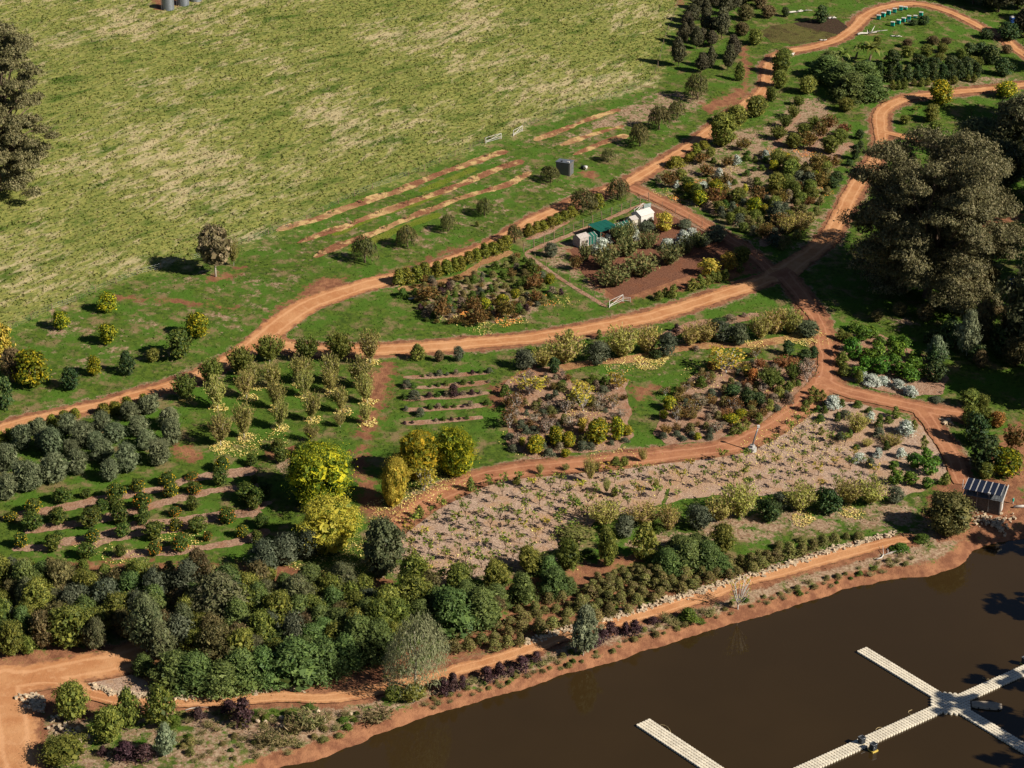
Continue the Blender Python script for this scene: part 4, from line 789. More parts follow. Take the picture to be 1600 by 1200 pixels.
# the glossy block under the gum tree
W4 = lambda t: C(1200, 300, 4, t)
G = 'glossy fruit trees below the giant gum'
place('glossy', W4('545 880 90 60;590 940 100 90;650 920 80 70;535 1060 100 130;700 970 70 60;780 970 80 60;690 1070 110 110;800 1050 120 100;850 990 80 80;620 1070 100 80;610 1130 100 90;700 1150 120 110;780 1130 100 100;840 1170 110 90;910 1130 110 80;920 1070 90 70;960 1170 90 80;890 1200 100 90;560 1180 90 80;500 1000 80 70'), 'glossy fruit tree below the giant gum, {o}', G, 'tree')
place('darkbush', W4('1050 1090 130 140;1040 1200 130 130;1000 960 70 80'), 'dark leafy tree at the right end of the glossy block, {o}', G, 'tree')
place('cone', W4('455 935 70 70;500 950 80 60;460 1100 90 90;480 1160 90 70;570 1200 60 80'), 'small olive bush along the road beside the glossy block, {o}', G, 'bush')
place('silver', C(1200, 600, 4, '650 20 130 70;810 40 100 60;890 80 90 60;590 -10 90 60;720 10 90 50'), 'silver bush below the glossy block, {o}', G, 'bush')
# acacia row below the middle road
G = 'acacia row below the middle road'
place('pale', EN2('200 1112 135 125;330 1095 200 185;690 1055 210 185;850 1025 145 165;1200 962 160 135;1550 935 140 145;1110 975 110 120') + W4('40 905 150 150;140 905 140 150'), 'pale acacia in the row below the middle road, {o}', G, 'bush')
place('olive_young', EN2('80 1122 135 125;530 1092 145 150;960 1042 135 150;1305 952 135 130'), 'grey shrub in the acacia row below the middle road, {o}', G, 'bush')
place('darkbush', EN2('270 1140 70 100;900 1052 75 60') + C(1030, 500, 6.154, '580 60 150 70'), 'small dark bush in the acacia row, {o}', G, 'bush')
place('olive', EN2('1415 968 125 130') + W4('240 922 140 105'), 'dark grey-green bush towards the right of the acacia row, {o}', G, 'bush')
place('purple', EN2('1030 882 52 52'), 'brown ball shrub on the bare strip above the acacia row', G)
place('twig', EN2('1365 815 90 45;1450 785 45 28;1150 1000 60 35'), 'grey stubby shrub beside the acacia row, {o}', G)
# yellow autumn bed
Q = lambda t: C(780, 540, 6.154, t)
G = 'autumn bed above the lower road'
place('twiggy_y', Q('810 640 250 260;290 480 280 200;1130 430 200 190;770 480 160 150'), 'sparse yellow-leaved tree in the autumn bed, {o}', G, 'tree')
place('twiggy', Q('170 640 230 170;100 800 200 170;1090 620 140 150;430 420 120 110'), 'sparse brown shrub in the autumn bed, {o}', G)
place('twiggy_grey', Q('640 660 160 150;460 850 170 140;700 800 150 120;960 640 110 110;980 560 120 110'), 'bare pale twig shrub in the autumn bed, {o}', G)
place('yellowgreen', Q('940 970 230 230;1130 930 130 230;350 1060 170 170;550 990 150 190;670 1000 120 150;640 1085 90 80;1230 880 110 100'), 'yellow-green leafy shrub in the autumn bed, {o}', G)
place('yellow', Q('790 850 100 140;220 970 80 80'), 'bright yellow shrub in the autumn bed, {o}', G)
place('grey', Q('420 685 100 65;480 1080 110 80;800 1020 130 90;880 1010 90 70;130 1030 110 70;1075 960 70 45;1210 940 90 50;100 910 100 60;560 660 90 60;330 860 120 80;1020 650 70 45;260 680 60 60'), 'grey-green mound in the autumn bed, {o}', G)
place('green', Q('60 500 120 110;380 590 50 40;610 400 120 60;900 370 140 80;1010 400 120 90'), 'green shrub in the autumn bed, {o}', G)
fill([(792,605),(830,582),(870,576),(900,602),(980,594),(978,640),(960,696),(900,704),(842,710),(802,700)], 13, {'twig': (2, 'dry'), 'grey': (2, 'grey-green'), 'brown': (2, 'brown'), 'twiggy_grey': (1.5, 'bare pale'), 'low': (1.5, 'olive')}, (9, 19), '% small shrub filling the autumn bed, {o} alike', G, 61, 'shrub', .3, 60, .85)
# orange and brown bed
S = lambda t: C(1030, 500, 6.154, t)
G = 'orange and brown bed beside the red road'
place('twiggy_y', S('640 520 320 240'), 'largest sparse yellow-leaved tree in the orange and brown bed', G, 'tree')
place('twiggy', S('930 370 140 110;430 600 150 80;320 900 170 140;170 1000 120 200;60 730 110 90;700 870 160 130'), 'sparse brown tree in the orange and brown bed, {o}', G, 'tree')
place('rust', S('970 490 100 110;1180 480 160 120;1290 480 130 100;500 840 120 100'), 'rust-coloured shrub in the orange and brown bed, {o}', G)
place('orange', S('900 610 100 130'), 'orange and green shrub in the orange and brown bed', G)
place('vase_g', S('1070 660 180 190;1280 590 130 170;840 560 110 110'), 'upright green shrub in the orange and brown bed, {o}', G)
place('darkbush', S('840 840 150 170;960 840 130 130;700 770 150 130;1240 350 110 140;1400 400 120 110;1480 380 110 110;1350 480 100 80'), 'dark green shrub in the orange and brown bed, {o}', G)
place('twiggy_grey', S('1420 600 170 190;1450 470 120 100;420 830 120 90;1000 700 120 90;560 1080 150 100'), 'pale twiggy shrub in the orange and brown bed, {o}', G)
place('dwarf', S('1060 890 110 120;1150 780 120 130;1240 710 100 110;1180 700 110 110;1280 660 60 80;960 1010 90 110;760 1110 120 110;840 1070 80 110;700 1110 80 70'), 'rounded olive bush edging the red road, {o}', G, 'bush')
place('dwarf', S('1400 890 90 110;1450 820 80 80;1510 800 90 120;1475 730 80 90;1560 780 80 100;1590 840 60 60'), 'rounded olive bush on the inner side of the red road bend, {o}', G, 'bush')
place('grey', S('170 1130 90 60;310 1125 80 50;40 1150 90 60;480 1160 90 60;230 1170 90 50;1540 890 70 50;1550 970 90 60'), 'grey-green mound in the orange and brown bed, {o}', G)
place('yellowgreen', S('90 880 130 130;40 960 90 80;690 1010 150 90;790 960 120 90;370 1160 70 70'), 'olive-yellow shrub in the orange and brown bed, {o}', G)
fill([(1036,640),(1085,592),(1112,578),(1180,562),(1258,562),(1266,588),(1236,636),(1196,650),(1160,668),(1105,684),(1042,688)], 13, {'twig': (2, 'dry'), 'brown': (3, 'brown'), 'twiggy': (1.5, 'sparse brown'), 'low': (2, 'olive'), 'grey': (1, 'grey-green'), 'rust': (.5, 'rusty'), 'green': (1, 'green')}, (10, 21), '% small shrub filling the orange and brown bed, {o} alike', G, 62, 'shrub', .3, 70, .85)
# silver-shrub bed near the hut
H4 = lambda t: C(1200, 600, 4, t)
G = 'garden bed near the solar hut'
place('silver', H4('400 165 112 82;635 245 76 62;860 335 122 92;685 462 74 54;830 472 76 66;570 502 92 62'), 'silver shrub in the woodchip bed near the hut, {o}', G)
place('grey', H4('480 222 92 52;455 362 82 52;640 532 72 62;690 342 82 62;1050 120 90 40'), 'grey mound in the woodchip bed near the hut, {o}', G)
place('pale', H4('555 322 132 122;780 402 122 72;620 400 70 50'), 'pale feathery shrub in the woodchip bed near the hut, {o}', G)
place('green', H4('560 152 66 44;435 242 44 62;325 242 64 44;690 282 64 84;750 252 64 44;460 152 44 52;630 190 60 40;355 190 40 50;310 180 50 40;510 342 44 52;550 410 50 30;740 420 50 60'), 'small green shrub in the woodchip bed near the hut, {o}', G)
place('dwarf', H4('800 225 62 74;915 292 44 64;970 415 48 92;330 324 44 54;1110 640 70 80'), 'small conical shrub in the woodchip bed near the hut, {o}', G)
place('glossy', H4('985 492 72 82;910 542 94 102;1010 582 94 102;785 542 64 54;790 642 94 94;890 642 94 84;990 664 76 76;1050 520 60 60'), 'leafy fruit tree at the hut end of the woodchip bed, {o}', G, 'tree')
# saplings in the mulch beds
fill([(640,815),(700,787),(750,762),(800,752),(870,746),(960,738),(1030,730),(1040,760),(1020,785),(930,805),(895,845),(820,865),(735,900),(690,908),(645,878),(632,850)], 23, {'fig': (9, 'green leafy'), 'fig_y': (1.2, 'yellow-leaved')}, (13, 22), '% sapling in the lower mulch bed, {o}', 'saplings in the mulch beds', 21, 'sapling', .3, 130, 1.15)
fill([(1046,728),(1110,722),(1180,706),(1222,682),(1255,648),(1290,668),(1330,700),(1370,735),(1385,755),(1330,768),(1240,764),(1120,768),(1050,780),(1052,755)], 22, {'fig': (8, 'green leafy'), 'fig_y': (1.6, 'yellow-leaved')}, (12, 20), '% sapling in the pale woodchip bed, {o}', 'saplings in the mulch beds', 22, 'sapling', .3, 130, 1.15)
place('vase', C(800, 600, 4, '175 570 50 60;335 545 50 40;490 620 80 150;590 690 50 90;530 560 40 70;820 490 60 80;905 670 40 70'), 'thin young tree at the road edge of the lower bed, {o}', 'saplings in the mulch beds', 'sapling')
place('cone', C(800, 600, 4, '645 520 60 60;705 520 55 60;485 560 40 70;30 635 60 50;640 710 50 60'), 'little conical tree at the road edge of the lower bed, {o}', 'saplings in the mulch beds', 'sapling')
# acacia row above the dam lawn
G = 'acacia row above the dam lawn'
R4 = lambda t: C(800, 600, 4, t)
place('pale', R4('580 912 205 155;820 902 200 130;985 932 112 155;1300 882 165 150;1430 865 205 215') + H4('200 822 200 165;500 768 155 150;640 772 190 155'), 'pale green acacia in the row above the dam lawn, {o}', G, 'bush')
place('olive_young', R4('700 975 135 135;1165 935 165 155') + H4('790 762 112 110;80 800 130 110'), 'grey shrub in the row above the dam lawn, {o}', G, 'bush')
place('darkbush', R4('1590 872 135 125') + H4('20 865 110 125;370 824 165 150'), 'dark shrub in the row above the dam lawn, {o}', G, 'bush')
place('low', R4('400 1000 250 95'), 'dark sprawling bush at the foot of the lower mulch bed', G, 'bush')
place('green', R4('910 932 95 50;480 1090 110 60'), 'low green plant below the acacia row, {o}', G)
G = 'round trees above the dam bank'
place('tea', R4('110 1192 165 160;345 1182 175 190;1310 1082 172 182'), 'round yellow-olive tree above the dam bank, {o}', G, 'tree')
place('tea', R4('600 1160 125 250'), 'tall narrow olive tree above the dam bank', G, 'tree')
place('cone', R4('822 1122 155 225'), 'dark egg-shaped tree above the dam bank', G, 'tree')
place('acacia', R4('980 1200 200 150;1100 1180 220 190;1210 1180 200 180;1050 1080 160 120;1290 1190 140 120;210 1200 140 110;1150 1060 150 110'), 'dark green acacia in the mass above the dam bank, {o}', G, 'bush')
place('bushgum', H4('1132 985 285 265'), 'big olive-green tree on the bank beside the solar hut', 'trees around the solar hut', 'tree')
G = 'trees around the solar hut'
place('tea', H4('1270 162 125 115;1335 165 80 90;1260 285 130 130;1345 255 100 100'), 'olive tree at the end of the red spur, {o}', G, 'tree')
place('orange', H4('1430 285 100 100'), 'orange autumn tree behind the solar hut', G, 'tree')
place('darkbush', H4('1310 400 160 190;1340 565 205 215'), 'very dark tree behind the solar hut, {o}', G, 'tree')
place('brown', H4('1530 445 130 165'), 'orange-green tree at the right edge behind the hut', G, 'tree')
place('yellowgreen', H4('1490 605 175 175'), 'yellow-green tree directly behind the solar hut', G, 'tree')
place('tea', H4('1360 605 100 100'), 'olive bush touching the back of the solar hut', G, 'bush')
# low shrubs above the stones
place('low', H4('50 1122 92 82;130 1102 102 102;205 1084 92 82;210 1000 72 42;285 1052 82 72;345 1022 92 72;415 1002 92 62;565 982 82 52;70 1040 82 52;490 975 50 40'), 'low round shrub near the stone path end, {o}', 'low round shrubs above the stone edging')
D6 = lambda t: C(680, 840, 6.667, t)
place('low', D6('1180 700 130 110;1320 680 150 110;1510 740 140 140;1400 750 110 80;1040 790 140 110;870 790 110 80;1260 790 120 90;1140 800 110 80;920 890 170 110;1380 840 150 90;770 930 140 100;1060 840 130 90;1350 940 140 100;1220 980 170 140;650 980 130 100;900 1000 170 120;1100 1010 200 150;760 1050 150 120;620 1090 140 100;880 1140 130 130;760 1170 150 130;480 1130 160 120;620 1200 160 120;220 1090 140 100;340 1060 120 90;350 1190 150 120;200 1220 180 130;90 1060 110 90'), 'low round shrub on the slope beside the drooping gum, {o}', 'low round shrubs above the stone edging')
fill([(905,955),(915,930),(960,905),(1010,895),(1060,900),(1100,895),(1140,880),(1195,870),(1230,872),(1190,888),(1100,915),(1040,932),(985,955),(930,972)], 15, {'low': (5, 'olive')}, (17, 25), '% low shrub between blue gum and bare tree, {o}', 'low round shrubs above the stone edging', 31, clear=.3, asp=.8)
fill([(895,935),(930,905),(1000,888),(1020,895),(950,935),(915,950)], 13, {'low': (5, 'brownish')}, (13, 18), '% low shrub higher on the dam slope, {o}', 'low round shrubs above the stone edging', 32, clear=.3, asp=.8)
# dam shore
V8 = lambda t: C(400, 900, 4, t); V9 = lambda t: C(800, 900, 4, t)
place('purple', V8('1160 745 112 100;1230 732 92 112;1290 702 72 72;1445 672 112 92;1525 642 92 92;1595 632 60 60') + V9('60 602 122 92;150 542 82 62;620 392 102 92;575 412 80 70;710 382 72 82;770 382 92 102;540 452 82 82;880 312 82 52'), 'dark purple shrub along the dam shore, {o}', 'purple shrubs on the dam shore')
place('green', V9('1100 302 132 92'), 'bright green bush on the dam shore near the bare tree', 'dam shore plants', 'bush')
place('bare', V9('1410 215 150 215'), 'nearly bare white tree with yellow leaves on the dam shore', 'dam shore plants', 'tree')
place('gum_blue', V9('445 505 185 310'), 'young blue-grey gum tree on the dam shore', 'dam shore plants', 'tree')
place('gum_weep', [(648,1082,94,122)], 'tall drooping gum tree over the shore path', 'dam shore plants', 'tree')
place('tea', V8('980 800 160 110;860 800 120 100'), 'dense bush at the foot of the drooping gum, {o}', 'dam shore plants', 'bush')
place('reed', V8('760 940 200 110;330 990 180 150;250 1010 150 120;100 1080 150 110;40 1060 120 90;400 960 100 90;190 1080 130 80;1340 690 90 50;560 890 70 50') + V9('1240 270 90 60;960 300 90 60;1010 320 80 40;200 570 90 50'), 'dry grass clump on the dam bank, {o}', 'dam shore plants', 'grass clump')
place('green', V8('230 940 120 80;60 910 60 40;330 840 70 40') + H4('830 1060 120 60;960 1000 110 60'), 'fresh green weed patch on the bank, {o}', 'dam shore plants', 'weeds')
fill([(660,1098),(740,1062),(850,1032),(960,1000),(1080,962),(1200,928),(1320,895),(1420,865),(1440,878),(1330,908),(1200,945),(1080,978),(950,1022),(840,1058),(740,1086),(670,1112)], 13, {'reed': (3, 'dry tan'), 'low': (2, 'low brown'), 'green': (.7, 'fresh green')}, (7, 15), '% tuft on the bank between path and water, {o}', 'tufts on the dam bank', 51, 'tuft', .3, 90, .6)
fill([(275,1112),(400,1112),(560,1112),(580,1130),(520,1160),(430,1185),(300,1195),(270,1150)], 15, {'reed': (4, 'dry tan'), 'low': (1.5, 'low brown'), 'green': (1, 'fresh green')}, (10, 20), '% tuft on the lower left dam bank, {o}', 'tufts on the dam bank', 52, 'tuft', .3, 60, .6)
# bottom left: trees in front and the woodland belt
E4 = lambda t: C(0, 900, 4, t)
G = 'trees beside the lower left road'
place('tea', E4('460 938 215 238'), 'round olive tree left of the front group', G, 'tree')
place('tea', E4('680 1072 190 215'), 'pale round olive tree lowest in the front group', G, 'tree')
place('cone', E4('810 972 150 250;1010 965 200 255'), 'tall egg-shaped tree in the front group, {o}', G, 'tree')
place('gum_blue', E4('1040 1135 130 210'), 'slim light green young gum in the front group', G, 'tree')
place('tea', E4('400 1215 310 185'), 'broad olive tree cut by the bottom edge', G, 'tree')
place('purple', E4('780 1170 170 120;900 1180 140 110;1235 915 105 82;1430 885 125 95;1512 968 155 172;640 1130 74 60'), 'dark purple shrub beside the lower left path, {o}', 'purple shrubs beside the lower left path')
G = 'woodland belt at lower left'
place('tea', E4('440 485 225 262;60 525 175 212;740 365 195 222;170 335 145 165;700 180 175 130;170 505 112 112;520 130 180 150;200 90 170 150') + V8('470 200 190 190;830 310 195 222;990 250 215 220;60 490 182 240;600 200 160 150'), 'yellow-olive tree in the woodland belt, {o}', G, 'tree')
place('tea_b', E4('1370 565 232 232;390 195 125 132;280 335 130 85') + V8('310 400 175 155;540 295 115 120;1500 250 120 110'), 'brownish tree in the woodland belt, {o}', G, 'tree')
place('gum', E4('920 490 235 375;1040 535 175 262;1140 410 165 245;1380 340 305 345'), 'tall gum tree in the woodland belt, {o}', G, 'tree')
place('gum_dark', V8('260 255 215 255'), 'round dark gum tree in the middle of the woodland belt', G, 'tree')
place('olive_young', E4('520 250 150 175;40 330 132 152;590 310 122 122') + V8('400 250 100 112'), 'grey-green tree in the woodland belt, {o}', G, 'tree')
place('acacia', E4('900 625 135 115;1080 725 245 225;1220 745 265 232;1400 765 245 205;1540 745 205 245') + V8('650 540 255 255;760 570 205 232;250 710 285 285;60 705 225 225;420 650 255 225;560 610 205 205;1230 375 285 262;1400 330 245 232;520 430 220 200;700 340 200 170;130 500 180 150') + D6('900 700 250 300;1250 610 300 260;1180 420 200 200;620 760 260 240;300 740 260 260;160 980 300 250;430 960 260 240;1400 590 160 150'), 'dense acacia bush below the woodland trees, {o}', G, 'bush')
place('tea', D6('640 610 300 330;230 590 280 280'), 'yellow-olive tree above the acacia mass, {o}', G, 'tree')
fill([(-20,916),(120,920),(300,918),(460,922),(640,930),(690,940),(660,1000),(560,1050),(430,1060),(300,1030),(230,990),(120,1020),(-20,1020)], 23, {'tea': (3, 'olive'), 'tea_b': (1.6, 'brownish'), 'acacia': (2.5, 'dark green'), 'gum': (.9, 'tall grey-green'), 'olive_young': (1.2, 'grey-green')}, (32, 52), '% crowded tree in the woodland belt, {o} alike', G, 41, 'tree', .26, 90, 1.15)
fill([(0,893),(150,893),(300,897),(420,900),(430,914),(200,916),(0,912)], 20, {'tea': (2, 'olive'), 'low': (2, 'low brown-green'), 'reed': (1, 'straw-coloured')}, (17, 27), '% bush edging the woodland belt, {o} alike', G, 42, 'bush', .3)
# right-hand woodland
G = 'woodland at the right edge'
N6 = lambda t: C(1360, 400, 6.667, t)
place('gum_blue', N6('1000 1050 240 500;700 1130 230 300'), 'blue-green gum below the giant gum tree, {o}', G, 'tree')
place('tea_b', N6('1180 930 220 420;1440 840 240 280;1310 1010 150 220;880 620 240 460;560 700 180 180;300 640 160 140;1080 440 190 330;1250 420 190 300;1500 1180 270 300;1150 1180 150 180;1570 620 180 320;60 700 140 120;1300 640 170 150'), 'olive-brown tree in the right-hand woodland, {o}', G, 'tree')
place('darkbush', N6('820 980 260 300;660 940 120 160;1350 1080 260 300;1120 1150 160 200;1600 900 280 300;680 1200 160 200;1480 780 160 130'), 'dark tree in the right-hand woodland, {o}', G, 'tree')
place('gum_dark', [(1650,330,120,150),(1600,260,90,110),(1560,300,70,80),(1690,480,130,170),(1660,210,110,130),(1630,565,110,150),(1680,640,120,150),(1530,245,60,60),(1585,215,60,60)], 'shaded dark gum tree at the right edge, {o}', G, 'tree')
place('cypress', [(1600,60,40,50),(1640,40,50,60),(1560,20,50,60),(1520,8,50,60),(1480,-2,50,50),(1625,110,50,70),(1590,14,40,40)], 'dark tree in the top right corner, {o}', G, 'tree')
place('darkbush', [(1545,12,40,30),(1500,-4,40,30),(1575,65,40,26)], 'dark shrub in the top right corner, {o}', G)

# ------------------------------------------------------------------ giant gum trees: one continuous limb system, leaf clumps carried on the limb ends
def giant_gum(px, py, wpx, hpx, label, seed, nl=26, per=1300, lean=0.0, leafm=None, loc=None, low=.2):
    g = np.random.default_rng(seed)
    if loc is None: base, sc = at1(px, py); wm, hm = wpx / sc, hpx / sc / math.cos(PITCH)
    else: base = Vector((loc[0], loc[1], float(H(loc[0], loc[1])))); wm, hm = wpx, hpx
    o = thing('giant_gum_tree', label, 'tree', base, 0, 'giant gum trees'); tb = B(); P_, N_ = [], []
    tb.tube([(0, 0, -1), (.3, .1, hm * .12), (lean * .3, .2, hm * .24)], [wm * .03, wm * .022, wm * .019], 9); fork = Vector((lean * .3, .2, hm * .23))
    for i in range(nl):
        a = i * 2.399 + g.random() * .7; u = (i + .5) / nl; zz = low + (.94 - low) * u                 # limb ends spread over the whole crown, low ones far out
        rr = math.sqrt(max(.45 if zz < .5 else .06, 1 - ((zz - .5) / .54) ** 2)) * (.8 + .4 * g.random()); r = wm * .40 * rr * (.55 + .5 * math.sqrt(g.random())); z = hm * zz
        e = Vector((lean + math.cos(a) * r, math.sin(a) * r, z)); m1 = fork.lerp(e, .45) + Vector((g.normal() * .8, g.normal() * .8, hm * .03)); m2 = fork.lerp(e, .8) + Vector((g.normal() * .5, g.normal() * .5, hm * .03))
        tb.tube([fork, m1, m2, e], [wm * .011, wm * .007, wm * .004, wm * .0015], 6)
        for c, k in ((e, 1.0), (m2 + Vector((g.normal(), g.normal(), 1.0)) * wm * .035, .8), (e + Vector((g.normal() * 1.2, g.normal() * 1.2, g.normal() * .8)) * wm * .05, .85), (m1 + Vector((g.normal(), g.normal(), 1.5)) * wm * .03, .6)):
            n = int(per * k / 3); d = unit(g.normal(size=(n, 3))); d[:, 2] = np.abs(d[:, 2]) * .7 + d[:, 2] * .3; rad = wm * .085 * k * (.75 + .55 * ((i * 37 + 11) % 23) / 22) * (1 - .4 * g.random(n) ** 2) * (.6 + .8 * noise(d[:, 0] * 4 + i, d[:, 1] * 4, 1, seed))
            P_.append(np.array(c) + d * rad[:, None] * [1, 1, .75]); N_.append(d + g.normal(size=(n, 3)) * .5)
    Pt, Nn = np.concatenate(P_), np.concatenate(N_); U = g.normal(size=Pt.shape); U[:, 2] -= 1.0; s = .21 * (.6 + .8 * g.random(len(Pt)))
    v, f = quads(Pt, Nn, U, s, s / 2.0); obj('crown', mesh('crown', v, f, leafm or m_gum), o); obj('trunk', tb.me('trunk', M['bark'], True), o); return o
giant_gum(1448, 464, 276, 230, 'giant spreading gum tree shading the road junction at right', 5, 80, 4200, low=.02)
giant_gum(-2, 298, 186, 246, 'big dark gum tree cut by the left edge of the meadow', 9, 64, 2800, leafm=m_gum, low=.03)
# gums on the far side of the dam, outside the picture: their shade falls on the jetty
for i, (x, y, w_, h_) in enumerate([(94, 230, 10, 24), (96, 240, 9, 20), (97, 219, 11, 22), (97, 262, 9, 16), (104, 281, 13, 20)]):
    giant_gum(0, 0, w_, h_, f'gum tree on the far right dam bank, {ordinal(i)} along it', 40 + i, 34, 1300, loc=(x, y))
for i, (x, y) in enumerate([(113, 352), (122, 376), (126, 400), (129, 424), (110, 336), (119, 388), (132, 446), (122, 362)]):
    giant_gum(0, 0, 18, 25, f'tall creek gum beyond the right edge, {ordinal(i)} along it', 60 + i, 22, 1100, loc=(x, y), leafm=m_gumd)
# ------------------------------------------------------------------ solar hut by the dam
def frame_from(a, b):
    A_, _ = at1(*a); B_, _ = at1(*b); return A_, math.atan2(B_.y - A_.y, B_.x - A_.x), (B_ - A_).xy.length
A_, yaw, LX = frame_from((1506.5, 791), (1561.5, 806)); DX = 2.7
hut = thing('solar_hut', 'weathered timber hut with a row of solar panels beside the dam', 'hut', A_, yaw)
b = B().box(0, LX, 0, .1, -.6, 2.35).box(0, LX, DX - .1, DX, -.6, 3.3).box(0, .1, .1, DX - .1, -.6, 2.35).box(LX - .1, LX, .1, DX - .1, -.6, 2.35)
for x in (0, LX - .1): b.add([(x, .1, 2.35), (x + .1, .1, 2.35), (x, DX - .1, 2.35), (x + .1, DX - .1, 2.35), (x, DX - .1, 3.3), (x + .1, DX - .1, 3.3)], [(0, 2, 4), (1, 5, 3), (0, 4, 5, 1), (2, 3, 5, 4), (0, 1, 3, 2)])
obj('wall', b.me('wall', M['wood_grey']), hut)
for i in range(7): obj('plank', B().box(.02, LX - .02, -.03, -.004, .05 + i * .32, .34 + i * .32).me('plank', M['wood_grey']), hut)
b = B(); n = 24
for i in range(n): b.beam((-.3 + (LX + .6) * (i + .5) / n, -.45, 2.3 + .03 * (i % 2)), (-.3 + (LX + .6) * (i + .5) / n, DX + .35, 3.5 + .03 * (i % 2)), (LX + .6) / n + .01, .03)
obj('roof', b.me('roof', M['grey_metal']), hut)
obj('rafter', B().beam((LX + .36, -.6, 2.2), (LX + .36, DX + .5, 3.72), .14).me('rafter', M['white']), hut)
pf, pb = (-.55, 3.35), (DX - .15, 4.0); pw = (LX + .3) / 6
for i in range(6):
    x0 = -.3 + i * pw; p = obj('solar_panel', B().beam((x0 + pw / 2, pf[0], pf[1]), (x0 + pw / 2, pb[0], pb[1]), pw - .05, .05).me('solar_panel', M['cells']), hut)
    f = B()
    for x in (x0 + .05, x0 + pw - .05): f.beam((x, pf[0], pf[1] + .035), (x, pb[0], pb[1] + .035), .045, .03)
    obj('frame', f.me('frame', M['white']), p)
for x in (.1, LX * .34, LX * .67, LX - .1):
    obj('post', B().beam((x, -.2, .0), (x, -.2, 3.38), .1).me('post', M['grey_metal']), hut); obj('post', B().beam((x, DX - .4, 3.0), (x, DX - .4, 3.9), .1).me('post', M['grey_metal']), hut)
fl = obj('floodlight', B().box(LX * .67 - .2, LX * .67 + .2, -.6, -.3, 3.2, 3.5).me('floodlight', M['white']), hut)
obj('bracket', B().beam((LX * .67, -.25, 2.6), (LX * .67, -.45, 3.2), .08).me('bracket', M['grey_metal']), fl)
d = obj('door', B().box(LX + .004, LX + .06, .9, 1.75, -.1, 1.95).me('door', M['white']), hut); obj('handle', B().box(LX + .06, LX + .1, 1.6, 1.68, .85, 1.0).me('handle', M['dark_metal']), d)
obj('mast', B().tube([(-.6, .2, -.2), (-.6, .2, 4.6)], .06).me('mast', M['white']), hut)
t = thing('garden_tap', 'green standpipe on the path beside the solar hut', 'tap', at1(1582.5, 787)[0]); obj('pipe', B().tube([(0, 0, -.1), (0, 0, 1.0), (.18, 0, 1.05)], .07).me('pipe', M['white']), t); obj('cover', B().tube([(0, 0, .45), (0, 0, .95)], .16, 8).me('cover', M['teal']), t)
o = obj('driftwood_log', B().tube([(-1.4, 0, .25), (0, .1, .3), (1.6, .3, .28)], [.22, .25, .14], 7).me('driftwood_log', M['deadwood'], True), label='pale log on the ground right of the solar hut', category='log'); o.location = at1(1597, 794)[0]

# ------------------------------------------------------------------ grey shed in the upper field
A_, yaw, LX = frame_from((868.5, 270.5), (890, 275.8)); B_ = at1(902, 272)[0]; c_ = at1(890, 275.8)[0]; DX = (B_ - c_).length; HS = 2.5
sh = thing('metal_shed', 'small grey metal shed in the upper field', 'shed', A_, yaw)
b = B(); n = 14
for i in range(n): x = LX * i / n; b.box(x, x + LX / n, .0 if i % 2 else -.035, .06, -.4, HS); b.box(x, x + LX / n, DX - .06, DX + (.0 if i % 2 else .035), -.4, HS)
for i in range(9): y = .07 + (DX - .14) * i / 9; k = (DX - .14) / 9; b.box(LX - .06, LX + (.0 if i % 2 else .035), y, y + k, -.4, HS); b.box(-(.0 if i % 2 else .035), .06, y, y + k, -.4, HS)
obj('wall', b.me('wall', plain('shed_metal', (126, 122, 118), .5, .2, .12)), sh)
obj('roof', B().box(-.12, LX + .12, -.12, DX + .12, HS + .004, HS + .1).me('roof', M['grey_metal']), sh)
obj('vent', B().box(LX * .3, LX * .42, .3, .7, HS + .1, HS + .28).me('vent', M['dark_metal']), sh); obj('vent', B().box(LX * .75, LX * .92, .3, .65, HS + .1, HS + .3).me('vent', M['white']), sh)
dd = obj('door', B().box(LX + .04, LX + .08, DX * .3, DX * .75, -.1, 2.05).me('door', M['grey_metal']), sh); obj('handle', B().box(LX + .08, LX + .13, DX * .68, DX * .71, .95, 1.1).me('handle', M['dark_metal']), dd)
pu = thing('pump_trolley', 'white water pump with a dark wheel beside the grey shed', 'pump', at1(914, 265)[0], -.6)
obj('tank', B().tube([(-.35, 0, .55), (-.3, 0, .55), (.45, 0, .6), (.5, 0, .6)], [.2, .35, .35, .2], 10).me('tank', M['white'], True), pu); obj('leg', B().beam((.3, -.2, 0), (.3, -.2, .4), .1).me('leg', M['white']), pu); obj('leg', B().beam((.3, .2, 0), (.3, .2, .4), .1).me('leg', M['white']), pu)
obj('wheel', B().tube([(-.75, -.1, .35), (-.75, .1, .35)], .35, 12).me('wheel', M['dark_metal']), pu); obj('handle', B().tube([(-.5, 0, .6), (-1.1, 0, 1.1)], .05).me('handle', M['dark_metal']), pu)

